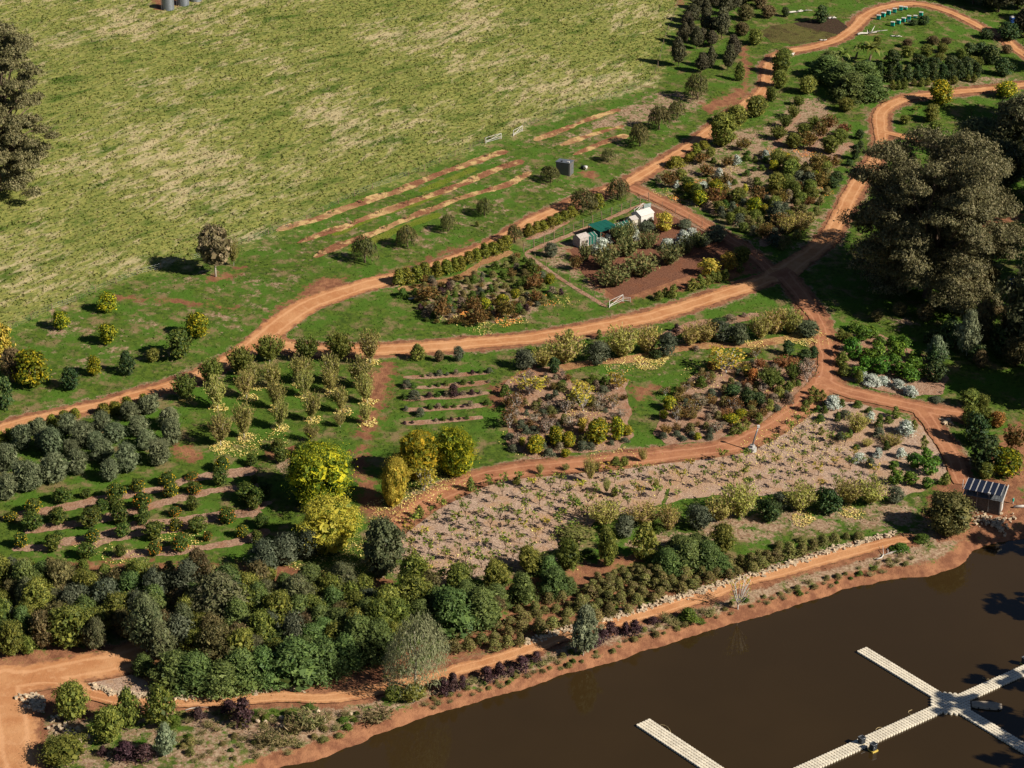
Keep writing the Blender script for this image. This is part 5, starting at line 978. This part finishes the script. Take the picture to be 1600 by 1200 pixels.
# ------------------------------------------------------------------ row of small sheds and shade tunnels in the fenced garden
A_, yaw, LX = frame_from((905, 389), (1014, 352))
def garden_box(name, label, cat, x0, x1, dep, wall, ridge, wm, rm, off=0.0, frames=0):
    p = A_ + Vector((math.cos(yaw) * x0 - math.sin(yaw) * off, math.sin(yaw) * x0 + math.cos(yaw) * off, 0)); p.z = float(H(p.x, p.y))
    o = thing(name, label, cat, p, yaw, 'sheds and tunnels in the fenced garden'); L_ = x1 - x0
    b = B(); y2 = dep / 2
    b.add([(0, 0, -.4), (L_, 0, -.4), (L_, dep, -.4), (0, dep, -.4), (0, 0, wall), (L_, 0, wall), (L_, dep, wall), (0, dep, wall), (0, y2, ridge), (L_, y2, ridge)], [(0, 1, 5, 4), (1, 2, 6, 9, 5), (2, 3, 7, 6), (3, 0, 4, 8, 7)]); obj('wall', b.me('wall', wm), o)
    r = B(); e = .12; s = (ridge - wall) / y2
    for sgn in (-1, 1):
        y0 = -e if sgn < 0 else dep + e; z0 = wall - s * e + .02; r.add([(-e, y0, z0), (L_ + e, y0, z0), (L_ + e, y2, ridge + .02), (-e, y2, ridge + .02), (-e, y0, z0 + .06), (L_ + e, y0, z0 + .06), (L_ + e, y2, ridge + .08), (-e, y2, ridge + .08)], [(3, 2, 1, 0), (4, 5, 6, 7), (0, 1, 5, 4), (2, 3, 7, 6), (1, 2, 6, 5), (3, 0, 4, 7)])
    ro = obj('roof', r.me('roof', rm), o)
    if frames:
        h = B()
        for i in range(frames): x = L_ * (i + .5) / frames; h.beam((x, -.03, 0), (x, -.03, wall), .06); h.beam((x, -e, wall + .09 - s * e), (x, y2, ridge + .11), .07)
        obj('frame', h.me('frame', M['white']), o)
    return o
skl = plain('roof_sheet', (190, 180, 170), .6, var=.25)
s1 = garden_box('small_shed', 'small whitewashed shed at the left end of the garden tunnels', 'shed', .2, 2.6, 2.1, 2.1, 2.6, plain('whitewash', (190, 180, 170), .8, var=.35), skl); obj('door', B().box(.5, 1.2, -.05, -.005, 0, 1.5).me('door', M['wood_grey']), s1)
obj('window', B().box(1.55, 2.1, -.04, -.005, .8, 1.35).me('window', M['dark_metal']), s1)
garden_box('shade_tunnel', 'low green shade-cloth tunnel beside the small whitewashed shed', 'tunnel', 2.7, 6.0, 1.9, 1.7, 2.2, M['green_cloth'], M['green_cloth'], 0, 4)
garden_box('shade_tunnel', 'long low green tunnel left of the white shed', 'tunnel', 10.2, 14.6, 1.8, 1.7, 2.2, M['green_cloth'], M['green_cloth'], .2, 5)
s2 = garden_box('small_shed', 'narrow pale shed between the green tunnel and the white shed', 'shed', 14.7, 16.3, 1.9, 2.2, 2.7, plain('cream_wall', (206, 196, 176), .8, var=.2), skl, .1); obj('door', B().box(.4, 1.05, -.05, -.005, 0, 1.5).me('door', M['wood_grey']), s2)
s3 = garden_box('white_shed', 'bright white shed at the right end of the garden tunnels', 'shed', 17.0, 20.6, 2.8, 2.6, 3.3, M['white'], plain('white_roof', (220, 212, 204), .5, var=.15), -.1); obj('door', B().box(2.4, 3.2, -.05, -.005, 0, 1.8).me('door', M['grey_metal']), s3)
obj('window', B().box(.7, 1.4, -.04, -.005, 1.0, 1.6).me('window', M['dark_metal']), s3)
p = A_ + Vector((math.cos(yaw) * 5.2, math.sin(yaw) * 5.2, 0)); p.z = float(H(p.x, p.y)); cn = thing('shade_canopy', 'dark green flat canopy on posts above the garden tunnels', 'canopy', p, yaw, 'sheds and tunnels in the fenced garden')
for i in range(4): obj('roof_panel', B().add([(i * 1.25, -.6, 2.35), (i * 1.25 + 1.2, -.6, 2.35), (i * 1.25 + 1.2, 3.2, 2.9), (i * 1.25, 3.2, 2.9), (i * 1.25, -.6, 2.4), (i * 1.25 + 1.2, -.6, 2.4), (i * 1.25 + 1.2, 3.2, 2.95), (i * 1.25, 3.2, 2.95)], [(3, 2, 1, 0), (4, 5, 6, 7), (0, 1, 5, 4), (1, 2, 6, 5), (2, 3, 7, 6), (3, 0, 4, 7)]).me('roof_panel', M['green_cloth']), cn)
for x in (.1, 2.5, 4.8):
    for y, z in ((-.5, 2.35), (3.1, 2.88)): obj('post', B().beam((x, y, -.3), (x, y, z), .1).me('post', M['wood']), cn)
obj('side_cloth', B().box(-.02, .02, -.5, 3.1, .4, 2.3).me('side_cloth', M['green_cloth']), cn)

# ------------------------------------------------------------------ fences and gates
post_thin = B().beam((0, 0, -.3), (0, 0, 1.25), .09).me('post', M['wood']); post_tall = B().beam((0, 0, -.3), (0, 0, 1.9), .13).me('post', M['wood'])
def fence(name, px, label, gap, pm, hts, wr=.006, group=None):
    L = at(smooth_line(px, 5) if len(px) > 3 else px)[0][:, :2]; s = np.r_[0, np.cumsum(np.linalg.norm(np.diff(L, axis=0), axis=1))]; q = np.linspace(0, s[-1], max(2, int(s[-1] / gap) + 1))
    P = np.stack([np.interp(q, s, L[:, 0]), np.interp(q, s, L[:, 1])], 1); Zp = H(P[:, 0], P[:, 1])
    o = thing(name, label, 'fence', (P[0, 0], P[0, 1], Zp[0]), 0, group); w = B()
    for i in range(len(P)):
        c = obj('post', pm, o); c.location = (P[i, 0] - P[0, 0], P[i, 1] - P[0, 1], Zp[i] - Zp[0]); c.rotation_euler = (rng.normal() * .04, rng.normal() * .04, rng.random())
    for h in hts: w.tube([(P[i, 0] - P[0, 0], P[i, 1] - P[0, 1], Zp[i] - Zp[0] + h) for i in range(len(P))], wr, 3)
    obj('wire', w.me('wire', M['grey_metal']), o); return o
fence('meadow_fence', FENCE_PX[:14], 'wire fence on thin posts along the lower edge of the meadow', 5.0, post_thin, (.35, .75, 1.15))
fence('meadow_fence', FENCE_PX[15:], 'wire fence on thin posts between the meadow and the dark stand', 5.0, post_thin, (.35, .75, 1.15))
GF = 'fence sides of the fenced garden'
fence('garden_fence', [(818,394),(880,369),(950,340),(1014,314)], 'tall post fence behind the garden sheds', 2.9, post_tall, (.5, 1.0, 1.5, 1.85), .006, GF)
fence('garden_fence', [(1014,314),(1090,351),(1182,398)], 'garden fence beside the dirt track', 3.6, post_thin, (.4, .8, 1.2), .006, GF)
fence('garden_fence', [(818,394),(880,436),(948,481)], 'garden fence beside the shrub garden', 3.6, post_thin, (.4, .8, 1.2), .006, GF)
def gate(name, a, b, label, h=1.2, m='white', brace=True):
    A_, yaw, L_ = frame_from(a, b); o = thing(name, label, 'gate', A_, yaw, 'farm gates'); z1 = float(at1(*b)[0].z - A_.z); s = z1 / L_
    for z in (.25, .6, h): obj('rail', B().beam((0, 0, z), (L_, 0, z + z1), .055).me('rail', M[m]), o)
    obj('upright', B().beam((0, 0, 0), (0, 0, h), .1).me('upright', M[m]), o); obj('upright', B().beam((L_, 0, z1), (L_, 0, h + z1), .1).me('upright', M[m]), o)
    if brace: obj('brace', B().beam((0, 0, .25), (L_, 0, h + z1), .07).me('brace', M[m]), o)
gate('field_gate', (759, 224), (783, 217), 'left white rail gate in the meadow fence', 1.3); gate('field_gate', (802, 213), (816, 205), 'right white rail gate in the meadow fence', 1.3)
gate('garden_gate', (952, 481), (973, 471), 'white leaning gate at the lower corner of the fenced garden', 1.4); gate('garden_gate', (974, 471), (985, 472), 'open white gate leaf at the lower corner of the fenced garden', .9, brace=False)
gate('garden_gate', (991, 336), (1005, 326), 'white pipe gate behind the white garden shed', 1.2)
cl = obj('shade_cloth', mesh('shade_cloth', [(0, 0, .1), (1.5, .5, .1), (1.5, .5, 1.25), (.75, .2, 1.15), (0, 0, 1.2), (0, .03, .1), (1.5, .53, .1), (1.5, .53, 1.25), (.75, .23, 1.15), (0, .03, 1.2)], [(0, 1, 2, 3, 4), (9, 8, 7, 6, 5), (0, 5, 6, 1), (1, 6, 7, 2), (2, 7, 8, 3), (3, 8, 9, 4), (4, 9, 5, 0)], plain('pale_cloth', (160, 176, 170), .8)), label='pale cloth hung on the far corner of the garden fence', category='cloth'); cl.location = at1(1006, 327)[0]

# ------------------------------------------------------------------ light pole, hives, tanks, toilet
p, _ = at1(1175, 705); lp = thing('light_pole', 'leaning pole with a white lamp on a concrete block beside the red road', 'pole', p)
obj('block', B().prism([(math.cos(a) * .75, math.sin(a) * .75) for a in np.linspace(0, 6.283, 9)[:-1]], -.2, .75).prism([(math.cos(a) * .45, math.sin(a) * .45) for a in np.linspace(0, 6.283, 9)[:-1]], .75, 1.2).me('block', plain('concrete', (190, 186, 180), .9)), lp)
obj('pole', B().tube([(0, 0, 1.0), (.35, 0, 2.6), (.85, .1, 4.4)], [.16, .13, .1], 8).me('pole', M['grey_metal'], True), lp); hd = obj('lamp', B().box(.65, 1.1, -.15, .3, 4.35, 4.75).me('lamp', M['white']), lp); obj('lens', B().box(.6, .645, -.05, .2, 4.42, 4.65).me('lens', M['dark_metal']), hd)
HV = [(690,122),(720,106),(753,92),(790,80),(830,66),(858,60),(778,164),(815,151),(846,139),(880,125),(920,114),(955,103)]
hb = [B().box(-.38, .38, -.34, .34, .12, .50).me('box', M['teal']), B().box(-.38, .38, -.34, .34, .515, .86).me('box', M['teal'])]; hl = B().box(-.43, .43, -.39, .39, .865, 1.0).me('lid', M['white']); hs = B().box(-.36, .36, -.3, .3, -.1, .11).me('stand', M['wood_grey']); he = B().box(-.22, .22, -.36, -.344, .14, .2).me('entrance', M['dark_metal'])
for r, (lst, wd) in enumerate(((HV[:6], 'upper'), (HV[6:], 'lower'))):
    for i, (x, y) in enumerate(lst):
        o = thing('beehive', f'teal beehive with white lid, {ordinal(i)} from the left in the {wd} row', 'beehive', at1(1200 + x / 4, y / 4)[0], -.35 + .1 * math.sin(i * 5), 'teal beehives on the top lawn'); o.scale = (1.2, 1.2, 1.2)
        bx = obj('box', hb[0], o); obj('entrance', he, bx)
        if (i + r) % 6 != 5: obj('box', hb[1], o); obj('lid', hl, o)
        else: q = obj('lid', hl, o); q.location.z = -.36
        obj('stand', hs, o)
o = thing('beehive', 'low white hive box between the lower teal hives', 'beehive', at1(1420, 34.5)[0], -.3); obj('box', B().box(-.4, .4, -.3, .3, -.1, .45).me('box', M['white']), o); obj('lid', B().box(-.44, .44, -.34, .34, .455, .55).me('lid', M['grey_metal']), o)
for i, (x, y, wd) in enumerate(((262, 16.5, 'nearest'), (285.5, 9.5, 'middle'), (305, 3, 'farthest'))):
    p, s = at1(x, y); o = thing('water_tank', f'{wd} of three corrugated grey water tanks at the top left', 'tank', p, 0, 'water tanks at the top left'); r = 9.3 / s; p.y += r * .8; o.location = (p.x, p.y, float(H(p.x, p.y))); pts, rad = [], []
    for k in range(33): pts.append((0, 0, -.4 + k * .1)); rad.append(r * (1 + .012 * (k % 2)))
    obj('shell', B().tube(pts, rad, 28).me('shell', M['grey_metal'], False), o); obj('lid', B().tube([(0, 0, 2.8), (0, 0, 2.9), (0, 0, 3.25)], [r * 1.04, r * 1.04, r * .1], 28).me('lid', M['grey_metal']), o)
    obj('pipe', B().tube([(-r * .99 - .1, -.6, 0), (-r * .99 - .1, -.6, 3.2)], .09).me('pipe', M['white']), o)
p, s = at1(1581, 39); o = thing('portable_toilet', 'blue portable toilet cabin in the trees at the upper right', 'toilet', p, .3); obj('cabin', B().box(-.55, .55, -.55, .55, 0, 2.1).me('cabin', M['blue']), o); obj('roof', B().add([(-.6, -.6, 2.105), (.6, -.6, 2.105), (.6, .6, 2.105), (-.6, .6, 2.105), (-.35, -.35, 2.3), (.35, -.35, 2.3), (.35, .35, 2.3), (-.35, .35, 2.3)], [(3, 2, 1, 0), (4, 5, 6, 7), (0, 1, 5, 4), (1, 2, 6, 5), (2, 3, 7, 6), (3, 0, 4, 7)]).me('roof', M['white']), o); dd = obj('door', B().box(-.4, .4, -.59, -.555, .1, 1.95).me('door', M['blue']), o); obj('handle', B().box(.25, .32, -.63, -.591, .95, 1.1).me('handle', M['white']), dd)
p, s = at1(1591, 440); o = thing('blue_tarp', 'blue tarpaulin heap in the shade at the right edge', 'tarp', p); g9 = np.random.default_rng(2); V = []; n = 9
for j in range(n):
    for i in range(n): u, v = i / (n - 1) - .5, j / (n - 1) - .5; V.append((u * 3.6, v * 2.6, max(0, .9 * (1 - 4.2 * u * u) * (1 - 4.2 * v * v)) + g9.random() * .12 - .05))
obj('sheet', mesh('sheet', V, [(j * n + i, j * n + i + 1, (j + 1) * n + i + 1, (j + 1) * n + i) for j in range(n - 1) for i in range(n - 1)], M['blue'], True), o)

# ------------------------------------------------------------------ fallen logs
def log(px, ang, ln, r, label, seed, branches=3):
    g = np.random.default_rng(seed); p, _ = at1(*px); b = B(); pts = [(t * ln - ln / 2, g.normal() * ln * .04, r * (1 + .5 * g.random())) for t in np.linspace(0, 1, 6)]; b.tube(pts, [r * (1 - .6 * t) for t in np.linspace(0, 1, 6)], 7)
    for i in range(branches):
        s = Vector(pts[2 + i % 3]); a = (1 if i % 2 else -1) * (.5 + .5 * g.random()); e = s + Vector((math.cos(a), math.sin(a), .35 * g.random())) * ln * (.25 + .2 * g.random()); b.tube([s, (s + e) / 2 + Vector((0, 0, .1)), e], [r * .5, r * .35, r * .15], 5)
    o = obj('fallen_log', b.me('fallen_log', M['deadwood'], True), label=label, category='log', group='bleached fallen logs'); o.location = p; o.rotation_euler = (0, 0, ang)
log((1246, 20), .5, 6, .28, 'forked bleached log on the top lawn left of the hives', 1); log((1300, 30), .1, 2.2, .3, 'short bleached log beside the dark shrub on the top lawn', 2, 2); log((1286, 64), .3, 2, .22, 'small bleached log by the reedy hollow', 3, 1)
log((1357, 53), .45, 7, .3, 'largest bleached log beside the bend below the hives', 4, 4); log((1400, 58), -.3, 3, .2, 'thin bleached log on the lawn below the hives', 5, 2); log((1238, 88), 1.0, 1.6, .45, 'white stump beside the upper road bend', 6, 2)
log((648, 467), .3, 2.4, .14, 'pale curved log at the left end of the shrub garden', 7, 1); log((310, 1103), .5, 4, .07, 'thin pale stick lying on the lower path', 8, 1); log((1385, 868), .6, 4.5, .12, 'pale branch lying on the grassy dam bank', 9, 4)
log((1420, 662), .2, .9, .2, 'small white stone-like stump above the woodchip bed', 10, 1)

# ------------------------------------------------------------------ stone edgings and boulders
def stones(name, label, px, n, spread, size, seed, rows=1):
    g = np.random.default_rng(seed); L = at(smooth_line(px, 6))[0][:, :2]; s = np.r_[0, np.cumsum(np.linalg.norm(np.diff(L, axis=0), axis=1))]; b = B()
    base = np.array([(x, y, z) for x in (-1, 1) for y in (-1, 1) for z in (-1, 1)], float)
    for i in range(n):
        q = s[-1] * g.random(); x = np.interp(q, s, L[:, 0]) + g.normal() * spread; y = np.interp(q, s, L[:, 1]) + g.normal() * spread; r = size * (.5 + .9 * g.random()); v = base * (.75 + .45 * g.random((8, 3))) * r * [.62, .5, .42]
        a = g.random() * 6.283; R_ = np.array([[math.cos(a), -math.sin(a), 0], [math.sin(a), math.cos(a), 0], [0, 0, 1]]); v = v @ R_.T + [x, y, float(H(x, y)) + r * .3 + abs(g.normal()) * .12]
        b.add(v, [(0, 1, 3, 2), (4, 6, 7, 5), (0, 4, 5, 1), (2, 3, 7, 6), (0, 2, 6, 4), (1, 5, 7, 3)])
    obj(name, b.me(name, M['stone']), label=label, category='stones', kind='stuff')
stones('stone_edging', 'pale stone edging along the upper side of the shore path', [(822,1007),(862,991),(890,985),(940,972),(975,961),(1012,950),(1050,937),(1100,924),(1137,911),(1175,901),(1200,893),(1250,878),(1300,861),(1350,848),(1397,835)], 900, .38, .30, 1)
stones('stone_edging', 'pale stone edging below the small grey mulch bed', [(142,1074),(165,1080),(185,1086),(215,1089),(236,1091)], 170, .3, .34, 2)
stones('stone_edging', 'pale stone edging under the acacia mass', [(275,1092),(330,1089),(400,1083),(440,1076),(475,1081)], 220, .32, .28, 3)
stones('stone_pile', 'stone pile at the corner of the lower left road', [(42,1090),(52,1100),(62,1108)], 110, .7, .34, 4); stones('stone_pile', 'scattered stones between the front trees and the road', [(80,1125),(100,1142),(125,1165)], 60, .7, .36, 5)
stones('stone_pile', 'stone rubble below the solar hut', [(1512,806),(1535,813),(1560,818),(1575,808)], 110, .9, .27, 6); stones('stone_pile', 'stones trailing from the hut to the water', [(1560,818),(1563,826),(1566,832)], 30, .4, .3, 7); stones('stone_pile', 'small white stones at the end of the red spur', [(1478,660),(1486,663)], 20, .5, .4, 8)
for i, (x, y, s_) in enumerate(V8('430 910 40 40;385 855 40 40;160 895 44 44;165 950 40 40;60 920 34 34;10 915 34 34;590 870 34 34')[k][:3] for k in range(7)):
    g = np.random.default_rng(i + 70); v = unit(np.array([(a, b_, c) for a in (-1, 0, 1) for b_ in (-1, 0, 1) for c in (-1, 0, 1) if (a, b_, c) != (0, 0, 0)], float)) * (.8 + .35 * g.random((26, 1)))
    import bmesh
    bm = bmesh.new(); [bm.verts.new(q * np.array([.5, .42, .36])) for q in v]; bmesh.ops.convex_hull(bm, input=bm.verts); me = bpy.data.meshes.new('boulder'); bm.to_mesh(me); bm.free(); me.materials.append(M['stone'])
    o = obj('boulder', me, label=f'pale boulder on the lower dam bank, {ordinal(sorted([430,385,160,165,60,10,590]).index([430,385,160,165,60,10,590][i]))} from the left', category='boulder', group='boulders on the lower dam bank'); p, s = at1(x, y); o.location = p + Vector((0, 0, .25)); o.scale = (s_ / s, s_ / s, s_ / s); o.rotation_euler = (0, 0, g.random() * 6)

# ------------------------------------------------------------------ floating docks of half-metre plastic cubes
lv = lambda x, y: level([(x, y)])[0]
ua = lv(1600, 1175) - lv(1345, 1017); ub = lv(1600, 1045) - lv(1265, 1200); ang = (math.atan2(ua[1], ua[0]) + math.atan2(ub[1], ub[0]) - math.pi / 2) / 2
def cubes(name, cells, parent):
    b = B(); c = .11; h = .236; ring = [(-h + c, -h), (h - c, -h), (h, -h + c), (h, h - c), (h - c, h), (-h + c, h), (-h, h - c), (-h, -h + c)]; k = .93
    for i, j in cells:
        n = 8; o = [(x + i * .5, y + j * .5) for x, y in ring]; t = [(x * k + i * .5, y * k + j * .5) for x, y in ring]
        b.add([(x, y, -.12) for x, y in o] + [(x, y, .25) for x, y in o] + [(x, y, .28) for x, y in t], [tuple(range(16, 24))] + [(a, (a + 1) % 8, 8 + (a + 1) % 8, 8 + a) for a in range(8)] + [(8 + a, 8 + (a + 1) % 8, 16 + (a + 1) % 8, 16 + a) for a in range(8)])
    return obj(name, b.me(name, M['dock']), parent)
hub = lv(1489, 1101); dk = thing('floating_dock', 'white cross-shaped floating dock of plastic cubes on the dam', 'dock', (hub[0], hub[1], 0), ang, 'floating docks')
endA = np.linalg.norm(lv(1345, 1017) - hub) / .5; nA = int(round(endA))
arm = lambda r, horiz: [((i, j) if horiz else (j, i)) for i in r for j in (-2, -1, 0, 1)]
cubes('hub', [(i, j) for i in range(-7, 7) for j in range(-7, 7) if abs(i + .5) + abs(j + .5) <= 7], dk)
def notin(c): return [q for q in c if abs(q[0] + .5) + abs(q[1] + .5) > 7]
cubes('walkway', notin(arm(range(-nA, 0), True)), dk); cubes('walkway', notin(arm(range(0, 52), True)), dk); cubes('walkway', notin(arm(range(0, 48), False)), dk); cubes('walkway', notin(arm(range(-75, 0), False)), dk)
e2 = lv(1006, 1131); d2 = lv(1108, 1199) - e2; dk2 = thing('floating_dock', 'white floating dock arm of plastic cubes at the bottom of the picture', 'dock', (e2[0], e2[1], 0), math.atan2(d2[1], d2[0]), 'floating docks'); cubes('walkway', [(i, j) for i in range(0, 60) for j in (-2, -1, 0, 1, 2)], dk2)
def cabinet(px, label):
    p = lv(*px); o = thing('dock_cabinet', label, 'cabinet', (p[0], p[1], 0), ang, 'dark cabinets on the dock')
    obj('float', B().box(-.5, .5, -.5, .5, -.1, .2).me('float', M['yellow']), o); obj('body', B().box(-.36, .36, -.36, .36, .204, 1.1).me('body', M['dark_metal']), o)
    r = B()
    for s in (-1, 1): r.box(-.4, .4, s * .37 - .03, s * .37 + .03, 1.104, 1.17); r.box(s * .37 - .03, s * .37 + .03, -.335, .335, 1.104, 1.17)
    obj('rim', r.me('rim', M['grey_metal']), o)
cabinet((1346, 1163), 'dark cabinet on the far side of the dock walkway'); cabinet((1364, 1173), 'dark cabinet with yellow float on the near side of the dock walkway'); cabinet((1601, 1038), 'dark cabinet on the dock at the right edge')
p = lv(1541, 1104); bo = thing('punt', 'beige upturned punt moored at the dock crossing', 'boat', (p[0], p[1], 0), -.15)
b = B(); prof_ = [(-2.0, .55), (-1.5, .72), (0, .82), (1.3, .8), (1.9, .62), (2.1, .5)]
for x, w_ in prof_: b.v += [(x, -w_, .05), (x, -w_ * .86, .34 - .03 * x * x * .3), (x, w_ * .86, .42 - .03 * x * x * .3), (x, w_, .05)]
for i in range(5): b.f += [(4 * i + k, 4 * i + 4 + k, 4 * i + 5 + k, 4 * i + 1 + k) for k in range(3)]
b.f += [(0, 1, 2, 3), (23, 22, 21, 20)]; obj('hull', b.me('hull', M['tarp']), bo); obj('rubbing_strip', B().beam((-1.9, -.62, .04), (2.05, -.62, .04), .12).beam((-1.9, .62, .04), (2.05, .62, .04), .12).me('rubbing_strip', M['dark_metal']), bo)
for x in (-1.1, .4, 1.6): obj('scupper', B().box(x - .09, x + .09, -.80, -.70, .08, .26).me('scupper', M['dark_metal']), bo)
for i, (pts, lab) in enumerate((([(1032,1132),(1040,1134),(1046,1140),(1049,1148)], 'rope loop floating beside the lower dock arm'), ([(1425,1109),(1419,1112),(1422,1116),(1434,1117)], 'rope loop floating left of the dock crossing'), ([(1368,1140),(1372,1137),(1379,1137),(1383,1142)], 'rope loop floating beside the dock cabinets'), ([(1535,1059),(1538,1061),(1545,1061)], 'short rope beside the far dock walkway'))):
    q = level(smooth_line(pts, 6), .03); obj('mooring_rope', B().tube([(x, y, .03) for x, y in q], .05, 5).me('mooring_rope', M['rope']), label=lab, category='rope', group='mooring ropes')

# ------------------------------------------------------------------ fallen leaves and grass tufts (nobody could count them)
def scatter(name, label, cat, spots, mat, leaf, seed):
    g = np.random.default_rng(seed); Pp = []
    for (x, y, r, n) in spots:
        c, _ = at1(x, y); a = g.random(n) * 6.283; q = r * np.sqrt(g.random(n)) * (.6 + .6 * noise(a * 2, a * 0 + x, 1, 3)); Pp.append(np.stack([c.x + np.cos(a) * q, c.y + np.sin(a) * q], 1))
    Pp = np.concatenate(Pp); n = len(Pp); Pt = np.concatenate([Pp, (H(Pp[:, 0], Pp[:, 1]) + .15)[:, None]], 1); N = g.normal(size=(n, 3)) * .35; N[:, 2] += 1; s = leaf * (.5 + g.random(n)); U = g.normal(size=(n, 3)); v, f = quads(Pt, N, U, s, s * .7)
    obj(name, mesh(name, v, f, mat), label=label, category=cat, kind='stuff')
sp = [(x + 2, y - 2, 1.7, 300) for x, y in ((340,640),(385,624),(432,642),(475,622),(516,616),(574,632),(345,698),(382,686),(437,671),(486,659),(534,646),(572,663),(565,607),(517,602),(467,602),(425,607),(398,606),(579,569),(290,626))]
sp += [(520,872,6.5,1300),(614,795,4.5,600),(700,752,4,350),(660,768,4,350),(470,722,3,120),(380,704,3,260),(345,702,2.4,260),(425,690,3,160),(265,845,4,250),(300,840,3,120),(150,855,3,100),(190,870,3,150)]
sp += [(1010,567,2.6,800),(1250,529,3,800),(1030,560,2.5,500),(1180,540,2.5,300),(1270,525,4,300),(960,568,4,200),(1255,812,2.2,450),(1330,803,2.2,350),(855,660,6,250),(910,640,6,500),(830,690,5,200),(960,720,5,200),(1110,590,6,400),(1190,590,6,300),(1250,650,5,300),(1210,700,6,400),(1280,690,8,400),(730,500,4,300),(750,512,3,250),(700,495,3,150),(800,500,3,200),(880,470,3,120),(1080,310,4,350),(1095,300,3,200),(1130,260,4,250),(1040,300,3,120),(1150,330,4,200),(1200,345,4,200),(1260,340,3,150)]
sp += [(x, y, 9, 110) for x, y in ((680,850),(730,870),(780,830),(840,800),(900,790),(960,770),(1000,750),(1100,745),(1160,740),(1240,700),(1300,720),(1200,760),(1060,765),(850,850),(640,860),(960,800))]
scatter('fallen_leaves', 'yellow leaves fallen under the autumn trees', 'leaves', sp, leaf_mat('leaf_litter', (200, 176, 96), (222, 200, 130), (184, 144, 76), 0, .05), .11, 5)
scatter('straw_litter', 'straw and orange leaves under the shrub garden', 'leaves', [(735,500,2,260),(728,492,1.5,160),(790,500,3,260),(1090,288,3,260),(1060,310,2,150),(1120,285,3,200),(1145,318,3,200),(850,470,3,150),(1215,240,3,160),(1262,240,3,160),(1280,300,3,150),(1225,290,3,150)], leaf_mat('orange_litter', (224, 170, 84), (214, 140, 60), None, 0, .05), .13, 6)
g = np.random.default_rng(77); N0 = 190000; xy = np.stack([g.uniform(-150, 140, N0), g.uniform(228, 560, N0)], 1); ok = np.ones(N0, bool)
Lm = at(MEADOW_PX)[0][:, :2]; im = inside(xy, Lm); ok &= im | (g.random(N0) < .42)
ok &= -poly_sd(xy, DAM) > 4
for Lr, w in ROADW: ok[ok] = seg_dist(xy[ok], Lr) > w.mean() / 2 + .5
for q in BARE: ok[ok] = poly_sd(xy[ok], at(q)[0][:, :2]) < 0
for o in list(SC.objects):
    if o.name.startswith(('mulch_bed', 'planting_strip', 'garden_soil')):
        v = np.array([q.co[:2] for q in o.data.vertices]); lo, hi = v.min(0), v.max(0); m = ok & (xy[:, 0] > lo[0]) & (xy[:, 0] < hi[0]) & (xy[:, 1] > lo[1]) & (xy[:, 1] < hi[1]); ii = np.where(m)[0]
        cell = set(map(tuple, np.floor(v / .8).astype(int))); ok[ii] = [tuple(c) not in cell for c in np.floor(xy[ii] / .8).astype(int)]
def tufts(name, label, pts, mat, hmin, hmax, wd, seed):
    g = np.random.default_rng(seed); n = len(pts); a = g.random(n) * 6.283; h = g.uniform(hmin, hmax, n); z = H(pts[:, 0], pts[:, 1]); d = np.stack([np.cos(a), np.sin(a)], 1) * (wd * (.6 + .8 * g.random(n)))[:, None]
    ln = g.normal(size=(n, 2)) * .5 * h[:, None] + np.array([.35, .25]) * h[:, None]
    v = np.empty((n, 3, 3)); v[:, 0, :2] = pts - d; v[:, 1, :2] = pts + d; v[:, 2, :2] = pts + ln; v[:, 0, 2] = v[:, 1, 2] = z - .03; v[:, 2, 2] = z + h
    obj(name, mesh(name, v.reshape(-1, 3), np.arange(3 * n).reshape(-1, 3), mat), label=label, category='grass', kind='stuff')
def grass_mat(name, fn):
    t = NT(name); c = fn(t); g_ = t.n.new('ShaderNodeNewGeometry'); h = t.n.new('ShaderNodeHueSaturation'); t.l(c, h.inputs['Color']); t.l(t.math('ADD', t.math('MULTIPLY', g_.outputs['Random Per Island'], .6), .75), h.inputs['Value']); t.col(h.outputs[0]); t.b.inputs['Specular IOR Level'].default_value = .1
    tr = t.n.new('ShaderNodeBsdfTranslucent'); t.l(h.outputs[0], tr.inputs[0]); mx = t.n.new('ShaderNodeMixShader'); mx.inputs[0].default_value = .4; t.l(t.b.outputs[0], mx.inputs[1]); t.l(tr.outputs[0], mx.inputs[2]); t.l(mx.outputs[0], t.n['Material Output'].inputs[0]); return t.m
tufts('meadow_grass', 'long wind-laid grass on the meadow slope', xy[ok & im], grass_mat('meadow_blades', meadow_colour), .12, .42, .3, 1)
tufts('lawn_grass', 'short green grass between the orchard beds', xy[ok & ~im], grass_mat('lawn_blades', lawn_colour), .06, .2, .25, 2)
